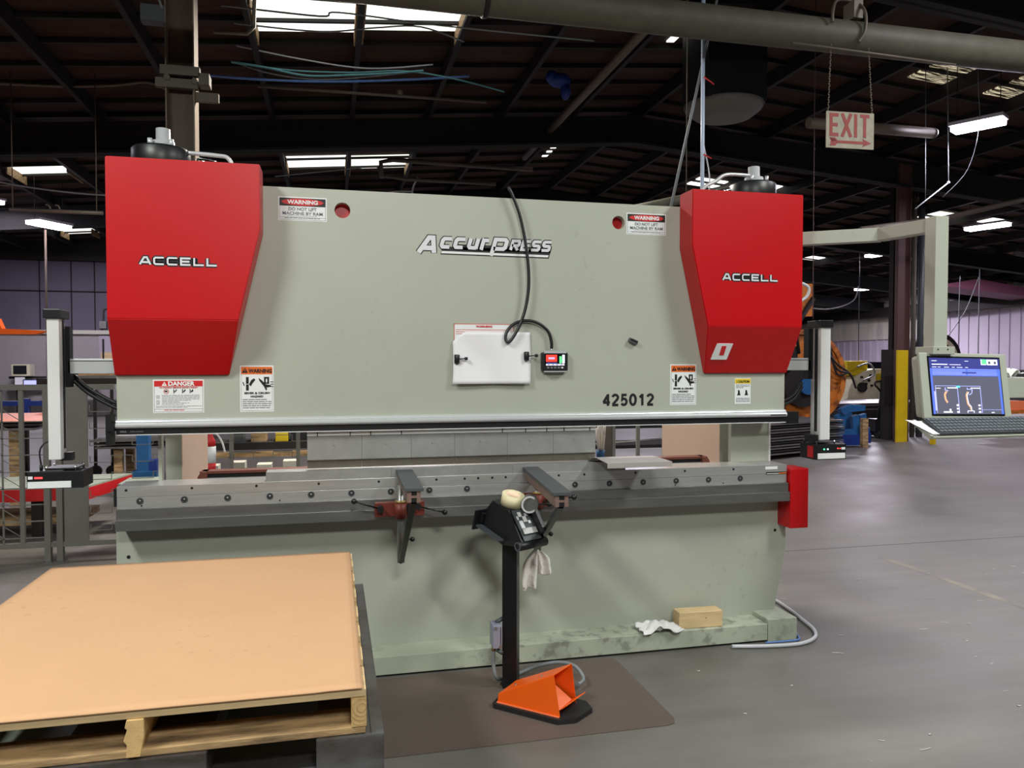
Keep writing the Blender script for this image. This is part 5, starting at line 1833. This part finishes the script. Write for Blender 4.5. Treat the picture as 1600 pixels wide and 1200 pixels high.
trestle_stack('wide sheets on supports behind the fence, nearest the picture edge', -6.6, -3.25, 9.6, 11.4, .86, 2, tw=R(3), grp='sheets behind the fence')
t = thing('sheet_slab', 'pinkish metal sheet on timber bearers behind the fence', 'sheet', (-4, 10.4, .95))
mb('orange_e').box(-6.6, -3.2, 9.7, 11.3, .955, .962).build('sheet', parent=t)
for (x, lab) in ((-2.3, 'blue steel column seen between the side frame and the mesh fence'),):
    t = thing('blue_post', lab, 'post', (x, 10, 0))
    mb('blue').box(-2.285, -2.15, 9.95, 10.1, 0, .98).build('web', parent=t)
    mb('blue').box(-2.34, -2.05, 9.9, 10.15, .05, .32).use('dblue').box(-2.15, -2.06, 9.95, 10.1, .3, .45).build('foot', parent=t)
t = thing('blue_sawhorse', 'blue sawhorse on the far floor seen over the fence', 'sawhorse', (-4.4, 12, 0))
mb('dblue').box(-4.7, -3.85, 11.97, 12.05, 1.02, 1.09).build('bar', parent=t)
for x in (-4.62, -4.2, -3.93):
    mb('dblue').box(x, x + .07, 11.95, 12.07, .7, 1.12).use('dkst').box(x, x + .06, 11.95, 12.02, 0, .7).build('leg', parent=t)
t = thing('wheeled_trolley', 'tall dark trolley on casters behind the laser guard post', 'trolley', (-3.2, 12, 0))
mb('dkst').box(-4.0, -2.4, 11.9, 12.9, 1.32, 1.40).build('deck', parent=t)
for x in (-3.30, -3.08):
    mb('dkst').box(x, x + .035, 11.95, 12.0, .16, 1.32).cyl((x + .017, 11.93, .08), (x + .017, 12.0, .08), .08).build('leg', parent=t)
mb('galv').box(-3.9, -2.5, 12.0, 12.6, 1.40, 1.44).use('wood_d').box(-3.5, -3.1, 12.0, 12.4, 1.44, 1.62).build('load', parent=t)
trestle_stack('thin sheets on low dark supports seen behind the end of the ram', -3.0, -1.6, 10.9, 11.8, .50, 3, grp='sheets behind the fence')

ws = thing('workbench', 'long far workbench against the pale wall over the fence', 'workbench', (-8, 25, 0))
mb('shelfg').box(-10.5, -5.6, 24.8, 25.6, .86, .92).build('top', parent=ws)
for x in (-10.3, -8.9, -7.5, -5.8):
    mb('dkst').box(x, x + .08, 24.9, 25.0, 0, .86).build('leg', parent=ws)
mb('dkst').box(-9.3, -7.0, 25.5, 25.6, 1.15, 1.22).build('shelf', parent=ws)
t = thing('computer_monitor', 'old beige computer monitor on the far workbench', 'monitor', (-8.88, 25.3, 1.22))
mb('beige').box(-9.12, -8.64, 25.2, 25.6, 1.24, 1.58).use('black').box(-9.07, -8.72, 25.19, 25.2, 1.29, 1.54).build('case', parent=t)
t = thing('tablet_screen', 'glowing blue screen low on the far workbench', 'monitor', (-8.5, 24.9, .92))
mb('dkgrey').box(-8.72, -8.22, 24.9, 24.94, .921, 1.14).use('scr_lil').box(-8.69, -8.26, 24.89, 24.9, .95, 1.11).build('screen', parent=t)
tag(mb('wall_b').box(-8.45, -8.15, 25.93, 25.97, 1.25, 1.70).use('scr_lil').box(-8.40, -8.2, 25.925, 25.93, 1.3, 1.65).build('wall_notice'), 'pale blue notice on the far wall above the workbench', 'notice')  # notice face glows, it takes the lit screen colour
tag(mb('black').box(-7.95, -7.3, 25.6, 25.9, 1.25, 1.40).build('dark_box'), 'long black box on the far workbench', 'box')
tag(mb('paper').box(-9.0, -8.74, 25.1, 25.12, .921, 1.2).box(-9.15, -8.78, 24.82, 25.0, .921, .94).build('paper_pile'), 'white papers lying and hanging at the old beige monitor', 'paper')
tag(mb('scr_grn').cyl((-8.0, 24.95, .921), (-8.0, 24.95, 1.08), .04, n=10).build('green_bottle'), 'small green bottle on the far workbench', 'bottle')  # bottle glows with the lit screen colour though it is no lamp
tag(mb('wall_w').box(-6.95, -5.3, 25.85, 25.95, 1.35, 2.45).use('wood').box(-6.9, -6.55, 25.83, 25.85, 1.4, 1.95).use('ink').box(-6.85, -6.80, 25.82, 25.85, 1.7, 2.35).box(-5.85, -5.7, 25.82, 25.85, 2.0, 2.2).build('white_board'), 'white board with dark marks on the far wall over the laser guard arm', 'board')
tag(mb('galv').box(-6.95, -6.75, 25.9, 25.98, 2.68, 2.9).build('outlet_box'), 'small grey electrical box on the lilac wall above the board', 'box')
tag(mb('galv').tube([(-6.85, 25.94, 2.9), (-6.85, 25.94, 3.25), (-6.75, 25.94, 3.32), (-4.5, 25.94, 3.32)], .02, smooth_it=0).build('wall_pipe'), 'thin conduit bending up from the grey electrical box', 'pipe')
t = thing('orange_crane_arm', 'orange painted arm entering at the picture edge over the fence', 'crane', (-3.6, 9, 1.93))
mb('orange').prism([(-5.5, 1.9), (-3.0, 1.92), (-2.9, 1.955), (-3.32, 1.975), (-3.36, 2.08), (-5.5, 2.08)], 'Y', 8.95, 9.05).build('arm', parent=t)
mb('orange').box(-5.6, -5.4, 8.9, 9.1, 0, 2.1).build('mast', parent=t)
# clutter beyond the punches
tag(mb('redink').lathe((-1.0, 6.85, .70), (0, 0, 1), [(.04, 0), (.045, .08)], n=16).use('white').lathe((-1.0, 6.85, .78), (0, 0, 1), [(.046, 0), (.046, .14)], n=16).use('redink').lathe((-1.0, 6.85, .92), (0, 0, 1), [(.046, 0), (.04, .05), (.02, .09), (.02, .13)], n=16)
    .use('rag').tube([(-.98, 6.83, 1.04), (-.94, 6.82, 1.02), (-.90, 6.82, .95), (-.88, 6.82, .87)], .008).build('fire_extinguisher', loc=(-1.0, 6.88, .8)), 'red and white bottle with a white hose hung on the mesh fence', 'bottle')
bn = thing('plank_bench', 'dark plank bench with boxes beyond the mesh fence', 'bench', (-.6, 9, 0))
mb('dkst').box(-1.6, 1.4, 8.9, 9.4, .66, .74).build('top', parent=bn)
mb('wood_d').box(-1.6, 1.4, 8.88, 8.94, .58, .64).build('plank', parent=bn)
for x in (-1.5, 0, 1.3):
    mb('dkst').box(x, x + .08, 8.95, 9.3, 0, .66).build('leg', parent=bn)
for x, w, h, m, lab in ((-.62, .14, .26, 'yellow', 'yellow bin on the plank bench'), (-.46, .22, .28, 'black', 'black bin on the plank bench beside the yellow one'), (-.88, .16, .22, 'wood_d', 'brown box on the plank bench'),
                        (-1.1, .14, .16, 'dkgrey', 'grey box nearest the side frame on the plank bench'), (-.22, .16, .3, 'dkgrey', 'tall dark grey bin on the plank bench')):
    tag(mb(m).box(x, x + w, 8.95, 9.2, .741, .741 + h, bev=.004).build('storage_bin'), lab, 'bin', 'bins on the plank bench')
for i in range(5):
    x = -1.33 + .27 * i
    o = mb('checker').box(x, x + .15, 8.6, 8.8, .45 + (.03 if i % 2 else 0), .53 + (.03 if i % 2 else 0)).use('dkst').box(x + .02, x + .13, 8.62, 8.78, 0, .45 + (.03 if i % 2 else 0)).build('pale_block')
    tag(o, 'pale block on a dark stub, one of a row before the plank bench', 'block', 'pale blocks before the plank bench')
t = thing('blue_cup', 'blue cup holding pale rolled cloths just past the last punch', 'cup', (2.01, 5.6, .9))
mb('blue').lathe((2.015, 5.6, .86), (0, 0, 1), [(.028, 0), (.034, .09), (.030, .09)], n=18).build('cup', parent=t)
g = mb('rag_d')
for i in range(5):
    g.cyl((2.0 + .007 * i, 5.59 + .006 * (i % 2), .93), (1.985 + .016 * i, 5.6, 1.12 + .03 * (i % 3)), .011, n=8)
g.build('cloth', parent=t)
t = thing('grey_stand', 'grey cabinet standing behind the last punch', 'cabinet', (2.1, 5.7, 0))
mb('fence').box(1.95, 2.16, 5.55, 5.75, 0, .858).box(2.055, 2.135, 5.68, 5.74, .858, 1.45).build('body', parent=t)
t = thing('dark_shelving', 'dark racking seen through the gap near the cream side frame', 'rack', (3.6, 9.2, 0))
for z in (.3, .55, .8, 1.05):
    mb('dkst').box(3.0, 4.4, 9.0, 9.6, z, z + .04).use('galv').cyl((3.05, 8.98, z + .06), (4.3, 8.98, z + .12), .015, n=8).build('shelf', parent=t)
for x in (3.0, 4.34):
    mb('dkst').box(x, x + .06, 9.0, 9.06, 0, 1.5).build('upright', parent=t)

# right hand background
trestle_stack('dark sheet stack low on the floor behind the pendant end laser box', 6.2, 8.9, 11.6, 12.6, .08, 12, tw=R(20), grp='sheet stacks beyond the press')
trestle_stack('long bright sheet stack on the far floor before the beige machine', 10.0, 14.6, 15.9, 17.4, .50, 4, tw=R(5), grp='sheet stacks beyond the press')
t = thing('orange_machine', 'big rusty orange round machine behind the pendant end of the press', 'machine', (9.3, 14, 0))
g = mb('rust').cyl((9.35, 13.9, 1.32), (9.35, 14.35, 1.32), .98, n=48)
g.ring((9.35, 13.85, 1.32), (0, 1, 0), .98, .88, .06, 48)
g.build('drum', parent=t)
mb('dkst').cyl((9.25, 13.7, 1.15), (9.25, 13.9, 1.15), .42, n=30).use('blue').cyl((9.30, 13.62, 1.15), (9.30, 13.7, 1.15), .17, n=24).build('hub', parent=t)
mb('rust').box(8.6, 8.95, 13.6, 13.9, 1.9, 2.6).box(8.85, 9.35, 13.6, 13.9, 2.55, 3.2).build('head', parent=t)
mb('dkst').box(8.3, 9.0, 13.55, 13.8, 1.6, 1.95).cyl((8.7, 13.5, 2.0), (9.3, 13.5, 2.9), .05).cyl((9.0, 13.5, 1.8), (8.8, 13.5, 3.0), .03).build('linkage', parent=t)
mb('rust').box(8.2, 10.0, 13.7, 14.5, .02, .45).build('base', parent=t)
for q in range(3):
    mb('black').tube([(9.7 + .1 * q, 13.8, 2.0), (10.0, 13.7, 1.6 - .1 * q), (10.3, 13.7, 1.4), (10.45, 13.7, 1.1)], .02).build('hose', parent=t)
t = thing('beige_machine', 'far beige machine with a rounded hood and yellow head', 'machine', (15.6, 20, 0))
pts = [(14.6, .52), (16.75, .52)] + [(15.75 + 1.0 * math.cos(R(a)), .60 + .85 * math.sin(R(a))) for a in range(0, 181, 12)]
mb('beige').prism(pts, 'Y', 19.7, 20.6, bev=.02).build('hood', parent=t)
g = mb('yellow').box(14.8, 15.5, 19.8, 20.4, 1.25, 1.68, bev=.03).box(15.7, 16.0, 19.62, 19.7, 1.05, 1.3)
g.build('head', parent=t)
g = mb('dkst').cyl((15.2, 19.6, .90), (15.2, 19.7, .90), .14, n=20).box(14.5, 16.9, 19.5, 20.6, 0, .52)
for a, b in ((15.2, 1.2), (15.45, 1.1), (15.5, 1.25), (15.35, 1.0), (15.55, .95)):
    g.cyl((a, 19.65, b), (a, 19.7, b), .035, n=10)
g.build('fittings', parent=t)
mb('dkgrey').box(15.85, 16.15, 19.5, 19.7, .72, 1.15).build('switch_box', parent=t)
mb('galv').tube([(14.9, 19.5, 1.5), (15.3, 19.5, 1.6), (15.5, 19.5, 1.3), (15.1, 19.5, 1.1)], .025).build('hose', parent=t)
t = thing('navy_cabinet', 'low dark navy cabinet behind the beige machine', 'cabinet', (17.4, 21.5, 0))
mb('scr_blk').box(16.6, 18.2, 21.2, 21.9, 0, 1.65).build('body', parent=t)
tag(mb('wall_w').box(17.5, 17.75, 20.9, 21.1, 0, 3.7).build('white_post'), 'white post in front of the far wall beside the maroon column', 'post')
t = thing('pallet_jack', 'black pallet jack standing by the yellow guarded column', 'pallet jack', (11.5, 14.3, 0))
g = mb('black').cyl((11.42, 14.25, .25), (11.38, 14.1, 1.02), .035, n=12)
g.tube([(11.38, 14.1, .98), (11.28, 14.08, 1.08), (11.20, 14.08, 1.16), (11.24, 14.08, 1.22), (11.38, 14.08, 1.235), (11.52, 14.08, 1.22), (11.56, 14.08, 1.16), (11.48, 14.08, 1.08), (11.38, 14.1, .98)], .02)
g.build('handle', parent=t)
mb('black').box(11.28, 11.56, 14.15, 14.4, .15, .42).cyl((11.35, 14.2, .09), (11.5, 14.2, .09), .09).build('pump', parent=t)
mb('black').prism([(11.2, .05), (11.7, .05), (11.75, .12), (11.2, .2)], 'Y', 14.4, 14.55).box(11.2, 11.36, 14.4, 15.5, .05, .11).box(11.52, 11.68, 14.4, 15.5, .05, .11).build('forks', parent=t)
for i, (x, y, z, lab) in enumerate(((9.65, 12.9, .0, 'blue steel stand with round holes, nearest the sheet stacks'), (10.05, 13.2, 0, 'blue steel stand with a sloping top next to the pallet jack'))):
    t = thing('blue_stand', lab, 'stand', (x, y, z), 'blue stands by the pallet jack')
    mb('blue').box(x - .3, x + .35, y, y + .12, .10, .34).prism([(x - .22, .34), (x - .05, .34), (x, .58), (x - .12, .66), (x - .22, .6)], 'Y', y, y + .1).prism([(x + .15, .34), (x + .3, .34), (x + .26, .62), (x + .12, .58)], 'Y', y, y + .1).build('body', parent=t)
    mb('dblue').box(x - .5, x + .3, y - .1, y - .02, .04, .24).build('foot', parent=t)
t = thing('blue_vice', 'blue clamp with holes lying on the blue stands', 'clamp', (9.75, 12.85, .62))
mb('blue').prism([(9.50, .66), (10.0, .70), (10.02, .80), (9.7, .82), (9.48, .74)], 'Y', 12.84, 12.96).build('jaw', parent=t)
tag(mb('wood_d').box(9.85, 9.97, 12.70, 12.78, 0, .56).build('wood_offcut'), 'brown timber offcut leaning on the blue stands', 'timber')
t = thing('round_tank', 'dark round tank far behind the pendant arm upright', 'tank', (16.35, 18.3, 0))
mb('dkst').cyl((16.35, 18.0, 1.70), (16.35, 18.6, 1.70), .75, n=30).use('beige').ring((16.35, 17.98, 1.70), (0, 1, 0), .62, .50, .03, 30).build('tank', parent=t)
mb('dkst').box(15.8, 16.9, 18.0, 18.6, 0, 1.1).build('cradle', parent=t)
mb('press').box(3.70, 4.05, 3.65, 3.85, 1.418, 1.535, bev=.004).box(3.40, 3.72, 3.70, 3.74, 1.44, 1.50).box(3.40, 3.44, 3.42, 3.72, 1.44, 1.50).build('side_box', parent=mon)
crumple('white_cloth', 'rag', 3.83, 3.75, 1.536, .20, .16, .10, 8.3, 'crumpled white cloth resting on the grey-green box beside the pendant screen', 'cloth')
t = thing('orange_rack', 'rusty orange rack on the far floor past the pendant keyboard', 'rack', (15.3, 14, 0))
for z in (.5, .95):
    mb('rust').box(14.2, 16.5, 13.9, 14.3, z, z + .07).build('shelf', parent=t)
for x in (14.25, 15.0, 16.3):
    mb('rust').box(x, x + .09, 13.9, 14.0, 0, 1.05).build('upright', parent=t)
tag(mb('orange_e').box(14.40, 14.96, 13.95, 14.25, .572, .78, bev=.01).build('copper_stack'), 'pinkish stack of parts on the rusty orange rack', 'stack')

# floor marks and swarf
struct(mb('dark').box(2.9, 25, 5.850, 5.858, 0, .0006).build('trim_floor_joint'))
M['fadeline'] = mat('faded_yellow_line', lin(136, 130, 112), .6, 0, 0.0, 4, col2=lin(108, 105, 100), thr=(.42, .6))
struct(mb('fadeline').box(4.42, 4.49, 3.8, 5.5, 0, .0006).box(12.0, 12.08, 9.0, 12.85, 0, .0006).build('trim_floor_line'))
M['chip'] = mat('bright_swarf', lin(215, 212, 208), .4, .3)
rr = random.Random(4)
spots = [(3.466, 3.939), (3.692, 4.016), (3.82, 3.95), (4.242, 4.31), (2.925, 3.964), (2.709, 3.725), (2.385, 2.694), (3.82, 4.963), (4.788, 7.288), (6.492, 7.224), (6.03, 7.37)]
for i in range(34):
    spots.append((rr.uniform(1.6, 5.5), rr.uniform(2.5, 5.4)))
for i, (x, y) in enumerate(spots):
    l = rr.uniform(.008, .045) if i > 6 else rr.uniform(.03, .07)
    a = rr.uniform(-.9, .3)
    o = mb('chip').tube([(0, 0, .003), (l * .5, rr.uniform(-.006, .006), .003), (l, 0, .003)], .0014 if l > .02 else .0025, n=5).build('metal_shaving', loc=(0, 0, 0))
    o.location = (x, y, 0)
    o.rotation_euler = (0, 0, a)
    tag(o, 'bright metal shaving lying on the grey concrete floor', 'metal shaving', 'shavings scattered on the floor')
#@@END_BACKGROUND
